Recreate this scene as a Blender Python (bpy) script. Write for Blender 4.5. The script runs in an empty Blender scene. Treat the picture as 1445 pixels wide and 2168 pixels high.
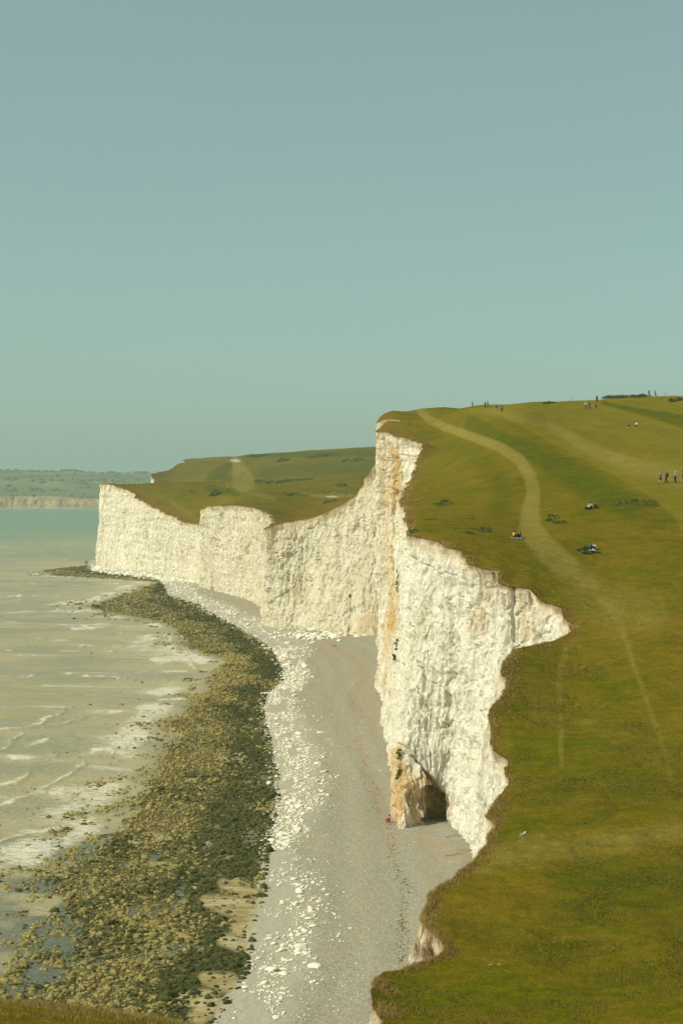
import bpy, bmesh, math, random
import numpy as np
from mathutils import Vector, Matrix

random.seed(7)
RNG = np.random.default_rng(11)
SC = bpy.context.scene
COL = SC.collection

# ------------------------------------------------------------------ camera
F, CX, HY, CAMZ = 4000.0, 722.5, 1040.0, 40.0      # focal length and horizon in photograph pixels, eye height in metres
cam_d = bpy.data.cameras.new('camera')
cam_d.sensor_fit = 'VERTICAL'
cam_d.sensor_height = 36.0
cam_d.lens = F / 2168.0 * 36.0
cam_d.shift_y = -(1084.0 - HY) / 2168.0
cam_d.clip_start = 0.5
cam_d.clip_end = 60000.0
cam = bpy.data.objects.new('camera', cam_d)
cam.location = (0, 0, CAMZ)
cam.rotation_euler = (math.radians(90), 0, 0)
COL.objects.link(cam)
SC.camera = cam

# ------------------------------------------------------------------ sky, sun, exposure
SUNV = Vector((-0.72, -0.28, 0.63)).normalized()
SUN_EL = math.asin(SUNV.z)
world = bpy.data.worlds.new('World')
SC.world = world
world.use_nodes = True
wn = world.node_tree
wn.nodes.clear()
sky = wn.nodes.new('ShaderNodeTexSky')
sky.sky_type = 'NISHITA'
sky.sun_disc = False
sky.sun_elevation = SUN_EL
sky.sun_rotation = math.atan2(SUNV.x, SUNV.y)
sky.air_density = 0.6
sky.dust_density = 1.8
sky.ozone_density = 1.0
tint = wn.nodes.new('ShaderNodeMix')
tint.data_type = 'RGBA'
tint.blend_type = 'MULTIPLY'
tint.inputs[0].default_value = 1.0
tint.inputs[7].default_value = (0.88, 1.0, 0.70, 1)
bg = wn.nodes.new('ShaderNodeBackground')
bg.inputs['Strength'].default_value = 0.15
wo = wn.nodes.new('ShaderNodeOutputWorld')
wn.links.new(sky.outputs[0], tint.inputs[6])
veil = wn.nodes.new('ShaderNodeMix')            # an even, thin high haze over the whole sky
veil.data_type = 'RGBA'
veil.inputs[0].default_value = 0.5
veil.inputs[7].default_value = (1.90, 2.70, 2.34, 1)
wtc = wn.nodes.new('ShaderNodeTexCoord')
wmp = wn.nodes.new('ShaderNodeMapping')
wmp.inputs['Scale'].default_value = (1.0, 1.0, 3.5)
wno = wn.nodes.new('ShaderNodeTexNoise')
wno.inputs['Scale'].default_value = 4.0
wno.inputs['Detail'].default_value = 5.0
wmr = wn.nodes.new('ShaderNodeMapRange')
wmr.inputs[3].default_value = 0.40
wmr.inputs[4].default_value = 0.62
wn.links.new(wtc.outputs['Generated'], wmp.inputs[0])
wn.links.new(wmp.outputs[0], wno.inputs['Vector'])
wn.links.new(wno.outputs[0], wmr.inputs[0])
wn.links.new(wmr.outputs[0], veil.inputs[0])
wn.links.new(tint.outputs[2], veil.inputs[6])
wn.links.new(veil.outputs[2], bg.inputs[0])
wn.links.new(bg.outputs[0], wo.inputs[0])

sun_d = bpy.data.lights.new('sun', 'SUN')
sun_d.energy = 3.25
sun_d.angle = math.radians(0.6)
sun_d.color = (1.0, 0.94, 0.79)
sun = bpy.data.objects.new('sun', sun_d)
sun.rotation_euler = (-SUNV).to_track_quat('-Z', 'Y').to_euler()
sun.location = (-200, -100, 250)
COL.objects.link(sun)

SC.view_settings.view_transform = 'Standard'
SC.view_settings.look = 'None'
SC.view_settings.gamma = 1.0
SC.view_settings.exposure = 0.17
SC.render.engine = 'CYCLES'
SC.cycles.use_denoising = True
SC.cycles.max_bounces = 5
SC.cycles.diffuse_bounces = 2
SC.cycles.volume_bounces = 0
SC.cycles.transparent_max_bounces = 8
SC.cycles.caustics_reflective = False
SC.cycles.caustics_refractive = False
SC.cycles.sample_clamp_indirect = 4.0

# ------------------------------------------------------------------ noise (numpy)
def _h(i, j, k, seed):
    n = (i * 374761393 + j * 668265263 + k * 2147483647 + seed * 974634777) & 0xFFFFFFFF
    n = ((n ^ (n >> 13)) * 1274126177) & 0xFFFFFFFF
    n = ((n ^ (n >> 16)) * 2246822519) & 0xFFFFFFFF
    return ((n ^ (n >> 15)) & 0xFFFFFF) / float(0xFFFFFF)

def vnoise(x, y, z=0.0, seed=0):
    x, y, z = np.broadcast_arrays(np.asarray(x, float), np.asarray(y, float), np.asarray(z, float))
    xi, yi, zi = np.floor(x).astype(np.int64), np.floor(y).astype(np.int64), np.floor(z).astype(np.int64)
    fx, fy, fz = x - xi, y - yi, z - zi
    fx, fy, fz = [t * t * t * (t * (t * 6 - 15) + 10) for t in (fx, fy, fz)]
    r = 0
    for a in (0, 1):
        wa = fx if a else 1 - fx
        for b in (0, 1):
            wb = fy if b else 1 - fy
            for c in (0, 1):
                r = r + wa * wb * (fz if c else 1 - fz) * _h(xi + a, yi + b, zi + c, seed)
    return r * 2 - 1

def fbm(x, y, z=0.0, octv=4, seed=0, gain=0.5):
    r, a, t = 0, 1.0, 0
    for o in range(octv):
        r = r + a * vnoise(x * 2 ** o + o * 17.3, y * 2 ** o + o * 9.1, z * 2 ** o + o * 5.7, seed + o)
        t += a
        a *= gain
    return r / t

def worley(x, y, z, seed=0):
    xi, yi, zi = np.floor(x).astype(np.int64), np.floor(y).astype(np.int64), np.floor(z).astype(np.int64)
    d1 = np.full(x.shape, 9.0); d2 = np.full(x.shape, 9.0); idv = np.zeros(x.shape)
    for a in (-1, 0, 1):
        for b in (-1, 0, 1):
            for c in (-1, 0, 1):
                i, j, k = xi + a, yi + b, zi + c
                d = (i + _h(i, j, k, seed) - x) ** 2 + (j + _h(i, j, k, seed + 1) - y) ** 2 + (k + _h(i, j, k, seed + 2) - z) ** 2
                nearer = d < d1
                d2 = np.where(nearer, d1, np.minimum(d2, d))
                idv = np.where(nearer, _h(i, j, k, seed + 3), idv)
                d1 = np.where(nearer, d, d1)
    return np.sqrt(d1), np.sqrt(d2), idv

def sstep(a, b, x):
    t = np.clip((x - a) / (b - a), 0, 1)
    return t * t * (3 - 2 * t)

# ------------------------------------------------------------------ pixel <-> place
def P(px, py, d):
    return ((px - CX) / F * d, d, CAMZ - (py - HY) / F * d)

def to_px(x, y, z):
    y = np.maximum(y, 1.0)
    return CX + x * F / y, HY + (CAMZ - z) * F / y

def on_beach(px, py, z=0.0):
    d = F * (CAMZ - z) / (py - HY)
    return ((px - CX) / F * d, d, z)

def seg_dist(px, py, pts):
    """distance in pixels to a polyline [(x, y, halfwidth)], relative to its local half width"""
    best = np.full(px.shape, 99.0)
    for (x0, y0, w0), (x1, y1, w1) in zip(pts[:-1], pts[1:]):
        dx, dy = x1 - x0, y1 - y0
        t = np.clip(((px - x0) * dx + (py - y0) * dy) / (dx * dx + dy * dy + 1e-9), 0, 1)
        dd = np.hypot(px - x0 - t * dx, py - y0 - t * dy) / (w0 + (w1 - w0) * t)
        best = np.minimum(best, dd)
    return best

# ------------------------------------------------------------------ mesh and material helpers
def set_props(o, label=None, cat=None, group=None, kind=None):
    if label: o['label'] = label
    if cat: o['category'] = cat
    if group: o['group'] = group
    if kind: o['kind'] = kind
    return o

def mesh_np(name, V, FACES, mats, attrs=None, smooth=True, midx=None):
    """V (n,3); FACES: list of (m,k) int arrays"""
    me = bpy.data.meshes.new(name)
    V = np.ascontiguousarray(V, dtype=np.float32)
    me.vertices.add(len(V))
    me.vertices.foreach_set('co', V.ravel())
    loops = np.concatenate([f.ravel() for f in FACES]).astype(np.int32)
    sizes = np.concatenate([np.full(len(f), f.shape[1]) for f in FACES]).astype(np.int32)
    starts = np.concatenate([[0], np.cumsum(sizes)[:-1]]).astype(np.int32)
    me.loops.add(len(loops))
    me.loops.foreach_set('vertex_index', loops)
    me.polygons.add(len(sizes))
    me.polygons.foreach_set('loop_start', starts)
    me.polygons.foreach_set('loop_total', sizes)
    me.polygons.foreach_set('use_smooth', np.full(len(sizes), smooth))
    if midx is not None:
        me.polygons.foreach_set('material_index', np.asarray(midx, np.int32))
    for k, v in (attrs or {}).items():
        at = me.attributes.new(k, 'FLOAT', 'POINT')
        at.data.foreach_set('value', np.ascontiguousarray(v, dtype=np.float32).ravel())
    for m in (mats if isinstance(mats, (list, tuple)) else [mats]):
        me.materials.append(m)
    me.update(calc_edges=True)
    me.validate()
    return me

def link(name, me, parent=None, loc=None, rot=None, scale=None):
    o = bpy.data.objects.new(name, me)
    COL.objects.link(o)
    if parent is not None: o.parent = parent
    if loc is not None: o.location = loc
    if rot is not None: o.rotation_euler = rot
    if scale is not None: o.scale = scale
    return o

def grid_faces(nr, nc):
    i = np.arange(nr * nc).reshape(nr, nc)
    return np.stack([i[:-1, :-1], i[:-1, 1:], i[1:, 1:], i[1:, :-1]], -1).reshape(-1, 4)

class NT:
    def __init__(self, name, rough=0.9, spec=0.2):
        self.m = bpy.data.materials.new(name)
        self.m.use_nodes = True
        self.t = self.m.node_tree
        self.b = self.t.nodes['Principled BSDF']
        self.b.inputs['Roughness'].default_value = rough
        self.b.inputs['Specular IOR Level'].default_value = spec
        self.co = self.t.nodes.new('ShaderNodeTexCoord').outputs['Object']
    def sock(self, node, inp, v):
        s = node.inputs[inp]
        if isinstance(v, bpy.types.NodeSocket): self.t.links.new(v, s)
        elif isinstance(v, (tuple, list)) and len(v) == 3 and s.type == 'RGBA': s.default_value = (*v, 1)
        else: s.default_value = v
    def map(self, scale):
        n = self.t.nodes.new('ShaderNodeMapping')
        self.t.links.new(self.co, n.inputs[0]); n.inputs['Scale'].default_value = scale
        return n.outputs[0]
    def noise(self, scale, detail=4, rough=0.55, vec=None, dist=0.0):
        n = self.t.nodes.new('ShaderNodeTexNoise')
        self.t.links.new(vec or self.co, n.inputs['Vector'])
        n.inputs['Scale'].default_value = scale; n.inputs['Detail'].default_value = detail
        n.inputs['Roughness'].default_value = rough; n.inputs['Distortion'].default_value = dist
        return n.outputs[0]
    def voro(self, scale, vec=None, out='Distance', feature='F1'):
        n = self.t.nodes.new('ShaderNodeTexVoronoi'); n.feature = feature
        self.t.links.new(vec or self.co, n.inputs['Vector']); n.inputs['Scale'].default_value = scale
        return n.outputs[out]
    def attr(self, name):
        n = self.t.nodes.new('ShaderNodeAttribute'); n.attribute_name = name
        return n.outputs['Fac']
    def ramp(self, v, a, b, lo=0.0, hi=1.0):
        n = self.t.nodes.new('ShaderNodeMapRange'); n.interpolation_type = 'SMOOTHSTEP'
        self.sock(n, 0, v); self.sock(n, 1, a); self.sock(n, 2, b); self.sock(n, 3, lo); self.sock(n, 4, hi)
        return n.outputs[0]
    def math(self, op, a, b=0.0):
        n = self.t.nodes.new('ShaderNodeMath'); n.operation = op
        self.sock(n, 0, a); self.sock(n, 1, b)
        return n.outputs[0]
    def mix(self, f, a, b, mode='MIX'):
        n = self.t.nodes.new('ShaderNodeMix'); n.data_type = 'RGBA'; n.blend_type = mode
        self.sock(n, 0, f); self.sock(n, 6, a); self.sock(n, 7, b)
        return n.outputs[2]
    def color(self, v): self.sock(self.b, 'Base Color', v)
    def bump(self, h, dist=0.1, strength=1.0, prev=None):
        n = self.t.nodes.new('ShaderNodeBump')
        self.sock(n, 'Height', h); n.inputs['Distance'].default_value = dist; n.inputs['Strength'].default_value = strength
        if prev is not None: self.t.links.new(prev, n.inputs['Normal'])
        self.t.links.new(n.outputs[0], self.b.inputs['Normal'])
        return n.outputs[0]

def plain(name, col, rough=0.8, var=0.12, scale=6.0):
    k = NT(name, rough)
    n = k.noise(scale, 3)
    c2 = tuple(max(0.0, c * (1 - 2.2 * var)) for c in col)
    k.color(k.mix(k.ramp(n, 0.35, 0.65), col, c2))
    return k.m

# ------------------------------------------------------------------ materials
def make_turf():
    k = NT('turf', 1.0, 0.0)
    big = k.noise(0.045, 5, 0.6)
    med = k.noise(0.35, 5, 0.65, k.map((0.55, 1.0, 1.0)))
    fine = k.noise(6.0, 4, 0.7)
    c = k.mix(k.ramp(big, 0.38, 0.62), (0.132, 0.122, 0.0060), (0.180, 0.134, 0.0105))
    c = k.mix(k.math('MULTIPLY', k.ramp(med, 0.45, 0.75), 0.70), c, (0.200, 0.124, 0.017))
    c = k.mix(k.math('MULTIPLY', k.ramp(med, 0.52, 0.30), 0.55), c, (0.085, 0.103, 0.005))
    edg = k.noise(0.9, 6, 0.75, k.map((0.6, 1.0, 1.0)))
    def brk(nm, lo, hi, top, w=0.75):
        return k.ramp(k.math('ADD', k.attr(nm), k.math('MULTIPLY', k.math('SUBTRACT', edg, 0.5), w)), lo, hi, 0.0, top)
    c = k.mix(k.attr('pale'), c, k.mix(k.ramp(med, 0.3, 0.7), (0.178, 0.158, 0.012), (0.215, 0.165, 0.020)))
    c = k.mix(brk('lush', 0.10, 0.75, 0.80), c, k.mix(k.ramp(med, 0.3, 0.7), (0.066, 0.090, 0.005), (0.098, 0.106, 0.006)))
    c = k.mix(brk('path', 0.12, 0.62, 0.62, 0.45), c, k.mix(k.ramp(med, 0.3, 0.7), (0.330, 0.260, 0.070), (0.260, 0.205, 0.050)))
    c = k.mix(brk('brown', 0.15, 0.85, 0.85), c, k.mix(k.ramp(med, 0.3, 0.7), (0.165, 0.095, 0.014), (0.205, 0.130, 0.024)))
    c = k.mix(k.attr('bare'), c, (0.60, 0.55, 0.42))
    mot = k.noise(1.1, 5, 0.7, k.map((0.45, 1.0, 1.0)))
    c = k.mix(k.math('MULTIPLY', k.ramp(mot, 0.52, 0.72), 0.40), c, (0.190, 0.118, 0.018))
    c = k.mix(1.0, c, k.mix(k.ramp(mot, 0.28, 0.72), (0.80, 0.82, 0.80), (1.10, 1.08, 1.05)), 'MULTIPLY')
    c = k.mix(0.9, c, k.mix(k.ramp(fine, 0.25, 0.75), (0.66, 0.66, 0.62), (1.28, 1.28, 1.2)), 'MULTIPLY')
    k.color(c)
    b = k.bump(k.noise(1.6, 5, 0.7), 0.25, 0.7)
    k.bump(fine, 0.08, 0.8, b)
    return k.m

def make_chalk():
    k = NT('chalk', 0.95, 0.1)
    st = k.noise(0.45, 5, 0.6, k.map((1, 1, 0.14)))
    bl = k.noise(0.16, 5, 0.65)
    fi = k.noise(2.2, 6, 0.7, k.map((1, 1, 0.6)))
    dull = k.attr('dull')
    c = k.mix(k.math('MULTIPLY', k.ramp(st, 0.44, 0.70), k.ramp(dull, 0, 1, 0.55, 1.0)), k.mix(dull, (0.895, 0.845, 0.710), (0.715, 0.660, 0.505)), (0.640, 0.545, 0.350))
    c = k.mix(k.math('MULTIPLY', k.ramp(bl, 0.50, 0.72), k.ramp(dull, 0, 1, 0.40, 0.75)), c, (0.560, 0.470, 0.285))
    c = k.mix(k.math('MULTIPLY', k.ramp(fi, 0.54, 0.72), 0.55), c, (0.500, 0.405, 0.235))
    fl = k.noise(0.9, 3, 0.6, k.map((0.10, 0.10, 1.5)))
    c = k.mix(k.math('MULTIPLY', k.ramp(fl, 0.62, 0.68), 0.50), c, (0.390, 0.330, 0.215))
    oc = k.math('MULTIPLY', k.attr('ochre'), k.ramp(k.noise(0.7, 5, 0.7, k.map((1, 1, 0.4))), 0.25, 0.55))
    c = k.mix(oc, c, k.mix(k.ramp(fi, 0.35, 0.65), (0.700, 0.455, 0.135), (0.500, 0.270, 0.060)))
    c = k.mix(k.attr('soil'), c, k.mix(k.ramp(fi, 0.4, 0.6), (0.330, 0.190, 0.075), (0.150, 0.085, 0.035)))
    k.color(c)
    b = k.bump(k.noise(0.9, 6, 0.72), 0.7, 0.9)
    b = k.bump(k.voro(1.3, k.map((1, 1, 0.7))), 0.30, 0.7, b)
    k.bump(k.noise(5.0, 5, 0.7), 0.10, 0.8, b)
    return k.m

def make_beach():
    k = NT('shingle', 0.95, 0.15)
    sp = k.noise(5.5, 3, 0.8)
    sp2 = k.voro(9.0, out='Color')
    sepc = k.t.nodes.new('ShaderNodeSeparateColor'); k.t.links.new(sp2, sepc.inputs[0])
    pv = sepc.outputs[0]
    med = k.noise(0.25, 4, 0.6, k.map((1.0, 0.3, 1.0)))
    c = k.mix(k.ramp(pv, 0.0, 1.0), (0.215, 0.195, 0.135), (0.470, 0.435, 0.325))
    c = k.mix(k.math('MULTIPLY', k.ramp(sp, 0.35, 0.7), 0.5), c, (0.300, 0.280, 0.225))
    c = k.mix(k.ramp(sp, 0.70, 0.80), c, (0.62, 0.58, 0.48))
    c = k.mix(k.math('MULTIPLY', k.ramp(med, 0.42, 0.68), 0.35), c, (0.400, 0.300, 0.190))
    c = k.mix(k.math('MULTIPLY', k.attr('wrack'), k.ramp(k.noise(0.8, 4, 0.7), 0.3, 0.6)), c, (0.370, 0.275, 0.160))
    c = k.mix(k.math('MULTIPLY', k.attr('chalky'), 0.35), c, (0.600, 0.555, 0.430))
    mud = k.mix(k.ramp(k.noise(0.9, 5, 0.7), 0.35, 0.65), (0.200, 0.155, 0.060), (0.055, 0.048, 0.015))
    mud = k.mix(k.math('MULTIPLY', k.attr('weed'), k.ramp(k.noise(0.6, 5, 0.7), 0.35, 0.6)), mud, (0.050, 0.055, 0.012))
    c = k.mix(k.attr('rocky'), c, mud)
    c = k.mix(k.attr('sandy'), c, k.mix(k.ramp(k.noise(0.5, 5, 0.7, k.map((0.3, 1, 1))), 0.4, 0.62), (0.31, 0.235, 0.095), (0.48, 0.40, 0.22)))
    k.color(c)
    b = k.bump(k.noise(1.2, 4, 0.6), 0.3, 0.5)
    k.bump(k.voro(9.0), 0.06, 0.6, b)
    return k.m

def make_sea():
    k = NT('sea_water', 0.32, 0.35)
    far = k.attr('deep')
    n1 = k.noise(0.045, 5, 0.6, k.map((0.5, 1.0, 1.0)))
    c = k.mix(k.ramp(n1, 0.4, 0.62), (0.470, 0.380, 0.185), (0.360, 0.315, 0.170))
    teal = k.mix(k.ramp(n1, 0.35, 0.65), (0.150, 0.270, 0.150), (0.190, 0.285, 0.150))
    c = k.mix(far, c, teal)
    c = k.mix(k.attr('pool'), c, (0.120, 0.135, 0.100))
    lace = k.noise(1.5, 8, 0.78, k.map((0.38, 0.8, 1.0)), 1.5)
    fo = k.attr('foam')
    thr = k.ramp(fo, 0.0, 1.0, 0.80, 0.34)
    fm = k.ramp(k.math('SUBTRACT', lace, thr), 0.0, 0.15)
    c = k.mix(k.math('MULTIPLY', fo, k.ramp(k.noise(0.25, 5, 0.7, k.map((0.4, 1, 1))), 0.3, 0.7, 0.0, 0.45)), c, (0.620, 0.560, 0.390))
    c = k.mix(k.math('MULTIPLY', fm, 0.86), c, (0.840, 0.780, 0.620))
    k.color(c)
    k.sock(k.b, 'Roughness', k.ramp(fm, 0, 1, 0.30, 0.9))
    k.b.inputs['IOR'].default_value = 1.33
    b = k.bump(k.noise(0.30, 6, 0.7, k.map((0.4, 1.0, 1.0))), 1.6, 0.9)
    k.bump(k.noise(2.4, 4, 0.65, k.map((0.5, 1.0, 1.0))), 0.25, 0.8, b)
    return k.m

def make_boulder():
    k = NT('weedy_rock', 0.85, 0.25)
    n = k.noise(2.4, 5, 0.7)
    w = k.attr('weed')
    c = k.mix(k.ramp(n, 0.35, 0.65), (0.410, 0.330, 0.110), (0.165, 0.130, 0.034))
    g = k.mix(k.ramp(n, 0.40, 0.60), (0.090, 0.098, 0.014), (0.030, 0.034, 0.008))
    t = k.math('ADD', w, k.math('MULTIPLY', k.math('SUBTRACT', n, 0.5), 1.3))
    k.color(k.mix(k.ramp(t, 0.35, 0.65), c, g))
    k.bump(k.noise(6.0, 5, 0.7), 0.10, 0.9)
    return k.m

def make_chalkstone():
    k = NT('chalk_stone', 0.9, 0.15)
    n = k.noise(3.0, 4, 0.6)
    c = k.mix(k.ramp(n, 0.4, 0.7), (0.900, 0.860, 0.740), (0.690, 0.610, 0.440))
    k.color(k.mix(k.attr('weed'), c, (0.34, 0.27, 0.12)))
    k.bump(k.noise(8.0, 4, 0.7), 0.06, 0.8)
    return k.m

def make_leaf(name, a, b, rough=0.75):
    k = NT(name, rough, 0.15)
    v = k.attr('tone')
    k.color(k.mix(v, a, b))
    return k.m

M_TURF, M_CHALK, M_BEACH, M_SEA = make_turf(), make_chalk(), make_beach(), make_sea()
M_BOULDER, M_STONE = make_boulder(), make_chalkstone()
M_GRASS = make_leaf('grass_blade', (0.100, 0.112, 0.007), (0.270, 0.195, 0.030))
M_DRY = make_leaf('dry_grass_blade', (0.270, 0.165, 0.034), (0.500, 0.370, 0.130))
M_LEAF = make_leaf('shrub_leaf', (0.075, 0.105, 0.012), (0.140, 0.160, 0.022))

# ------------------------------------------------------------------ cliff edge in plan, near -> far: (px, py, distance) of the turf's rim
EDGE = [(-6000, 0, 6), (-1400, 0, 24), (-700, 0, 33), (-140, 2120, 40.5), (0, 2127, 42), (120, 2134, 43), (250, 2150, 44), (345, 2166, 45),
        (430, 2190, 46.5), (600, 2250, 55), (740, 2235, 72), (800, 2190, 80),
        (808, 2160, 84), (789, 2132, 86), (782, 2095, 88.5), (789, 2081, 90), (817, 2058, 92.3), (863, 2051, 93.3), (893, 2040, 94.3),
        (914, 2031, 95), (939, 2012, 96.5), (932, 1994, 98), (890, 1948, 101.5), (888, 1934, 103), (904, 1916, 105), (907, 1894, 107),
        (932, 1876, 109.5), (966, 1855, 112.5), (1001, 1825, 117), (1033, 1795, 121), (1051, 1754, 127), (1031, 1726, 132), (1051, 1698, 137),
        (1071, 1662, 143), (1070, 1609, 151), (1035, 1586, 154), (1045, 1551, 159), (1032, 1514, 164), (1050, 1489, 167), (1061, 1462, 171),
        (1074, 1439, 175), (1055, 1420, 178), (1070, 1388, 184), (1084, 1374, 187), (1139, 1362, 190), (1176, 1354, 193), (1203, 1338, 196),
        (1206, 1319, 199), (1192, 1305, 201), (1194, 1287, 203.5), (1171, 1278, 205), (1139, 1273, 206), (1120, 1246, 208), (1079, 1243, 209),
        (1063, 1236, 210), (1058, 1207, 214), (1024, 1204, 215), (987, 1195, 217), (980, 1179, 220), (964, 1163, 224), (932, 1149, 230),
        (890, 1138, 236), (867, 1133, 240), (861, 1101, 275), (865, 1082, 300), (847, 1064, 330), (856, 1036, 370), (874, 1000, 410),
        (884, 979, 430), (902, 963, 450), (919, 954, 456), (886, 951, 462), (902, 941, 470), (863, 929, 478), (830, 919, 485), (800, 911, 492),
        (806, 905, 495), (814, 894, 498), (801, 890, 502), (803, 882, 505), (814, 876, 510), (830, 890, 518), (832, 950, 526),
        (795, 986, 530), (765, 1008, 535), (767, 1036, 536.5), (755, 1049, 538), (735, 1060, 540), (689, 1086, 545), (653, 1098, 549), (589, 1109, 552),
        (558, 1122, 554), (572, 1112, 580), (580, 1105, 600), (574, 1090, 640), (546, 1077, 670), (513, 1071, 700), (461, 1071, 740), (433, 1074, 765),
        (424, 1084, 775), (440, 1100, 800), (419, 1110, 850), (396, 1106, 865), (362, 1093, 890), (329, 1077, 915), (304, 1061, 935), (285, 1055, 950),
        (283, 1042, 960), (268, 1037, 970), (248, 1033, 980), (244, 1025, 986), (212, 1025, 1000), (250, 1030, 1025), (330, 1060, 1100),
        (380, 1075, 1300), (345, 1040, 1400), (326, 1018, 1430), (321, 1004, 1450), (360, 1003, 1500), (430, 1010, 1800), (430, 1000, 2100),
        (386, 976, 2180), (393, 972, 2230), (470, 985, 2400), (600, 1010, 2600)]
# where the foot of the face stands on the beach, keyed by the rim's distance
FOOT = [(6, None), (193, None), (196, (1110, 1868)), (203.5, (1085, 1842)), (209, (1020, 1825)), (210, (1003, 1814)), (214, (1000, 1812)), (215, (980, 1788)),
        (217, (957, 1758)), (220, (945, 1747)), (224, (925, 1747)), (230, (885, 1755)), (236, (852, 1766)), (240, (840, 1762)), (275, (832, 1650)),
        (300, (810, 1580)), (330, (803, 1525)), (370, (797, 1470)), (410, (797, 1428)), (450, (797, 1395)), (470, (796, 1378)), (492, (796, 1362)), (510, (803, 1356)),
        (526, None), (530, (795, 1348)), (540, (720, 1346)), (545, (670, 1341)), (549, (630, 1335)), (552, (590, 1332)), (554, (560, 1328)), (580, (552, 1312)), (640, (550, 1290)),
        (670, (530, 1276)), (740, (455, 1254)), (775, (422, 1246)), (800, (422, 1240)), (865, (390, 1224)), (915, (315, 1214)), (950, (262, 1208)), (1000, (203, 1200)), (1025, (225, 1196)), (1100, None), (2600, None)]

# interior points of the grassland: (px, py, d)
LAND = [(722, 1040 + F * (CAMZ - z) / d, d) for d, z in ((6, 38.2), (10, 36.7), (20, 33.4), (30, 30.7), (38, 28.7))]
LAND += [(300, 1040 + F * (CAMZ - z) / d, d) for d, z in ((10, 36.7), (20, 33.4), (30, 30.8), (38, 29.2))]
LAND += [(1400, 1040 + F * (CAMZ - z) / d, d) for d, z in ((10, 36.7), (20, 33.4), (38, 28.2), (50, 24.5), (60, 21.5), (70, 19.0))]
LAND += [(1980, 1040 + F * (CAMZ - z) / d, d) for d, z in ((6, 38.0), (10, 36.4), (20, 33.0), (38, 27.8), (50, 24.0), (60, 21.2), (70, 18.8), (84, 16.6), (110, 17.5), (150, 21.0), (200, 29.0), (260, 38.0), (330, 47.0))]
LAND += [(900, 2300, 50), (900, 2280, 60), (1000, 2270, 70)]
LAND += [(1200, 2160, 83), (1400, 2150, 83), (1100, 1900, 107), (1300, 1950, 101), (1440, 1980, 97), (1107, 1776, 123), (1300, 1780, 120), (1440, 1780, 119),
         (1200, 1600, 150), (1400, 1600, 148), (1250, 1420, 180), (1420, 1400, 180), (1300, 1290, 203), (1420, 1260, 206), (1253, 1164, 232), (1097, 1139, 240), (1430, 1130, 240),
         (1245, 1080, 260), (1420, 1021, 282), (1000, 1060, 300), (1150, 1040, 300), (950, 990, 380), (1150, 960, 350), (1338, 909, 385), (1050, 900, 400), (1200, 900, 395), (1440, 905, 385),
         (1243, 866, 425), (1058, 872, 430), (900, 905, 450), (1440, 850, 430),
         (840, 876, 512), (900, 872, 500), (999, 865, 480), (1100, 857, 470), (1200, 850, 465), (1300, 842, 460), (1445, 838, 460), (1900, 830, 460),
         (870, 900, 545), (1000, 895, 545), (1200, 885, 545), (1445, 875, 545), (1900, 870, 545), (900, 960, 620), (1100, 960, 640), (1445, 950, 650), (1900, 950, 650), (1445, 1000, 780), (1900, 1000, 780)]
LAND += [(610, 1094, 640), (650, 1078, 710), (700, 1058, 790), (740, 1047, 830), (700, 1090, 600), (780, 1040, 840), (900, 1040, 840), (850, 1010, 700),
         (480, 1050, 840), (560, 1040, 880), (380, 1050, 930), (330, 1030, 975), (440, 1030, 960), (520, 1030, 950), (300, 1024, 995), (380, 1021, 1015), (470, 1020, 1030), (560, 1021, 1040), (680, 1018, 1040), (800, 1008, 1050), (1000, 1000, 1050), (1445, 1000, 1050), (1900, 1000, 1050),
         (420, 1045, 1130), (560, 1045, 1150), (700, 1040, 1150), (900, 1040, 1150), (1445, 1040, 1150), (420, 1022, 1300), (515, 1017, 1300), (650, 1015, 1280), (800, 1012, 1280), (1200, 1012, 1280),
         (359, 988, 1500), (400, 980, 1560), (515, 980, 1530), (500, 966, 1660), (567, 961, 1680), (674, 955, 1690), (793, 950, 1700), (1000, 945, 1700), (1445, 940, 1700), (1900, 940, 1700),
         (567, 985, 1900), (793, 985, 1900), (1445, 985, 1900), (440, 969, 2260), (480, 966, 2280), (700, 975, 2300), (1445, 985, 2300), (500, 1000, 2500), (1000, 1010, 2500)]

edge_px = np.array([e[0] for e in EDGE], float)
edge_d = np.array([e[2] for e in EDGE], float)
edge_x = (edge_px - CX) / F * edge_d
edge_py = np.array([e[1] for e in EDGE], float)

ctrl = [(e[0], e[1], e[2]) for e in EDGE if e[1] > 0 and 40 < e[2]] + LAND
ctrl = np.array(ctrl, float)
cz = CAMZ - (ctrl[:, 1] - HY) / F * ctrl[:, 2]
def uv_of(px, d):
    return np.clip(px, -300, 2000) / 420.0, np.log(np.maximum(d, 6.0)) * 2.6
cu, cv = uv_of(ctrl[:, 0], ctrl[:, 2])
def _tps(r2):
    return 0.5 * r2 * np.log(r2 + 1e-9)
_A = np.zeros((len(cu) + 3, len(cu) + 3))
_A[:len(cu), :len(cu)] = _tps((cu[:, None] - cu) ** 2 + (cv[:, None] - cv) ** 2) + 0.0015 * np.eye(len(cu))
_A[:len(cu), -3:] = np.stack([np.ones_like(cu), cu, cv], 1)
_A[-3:, :len(cu)] = _A[:len(cu), -3:].T
_W = np.linalg.solve(_A, np.concatenate([cz, np.zeros(3)]))

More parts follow.
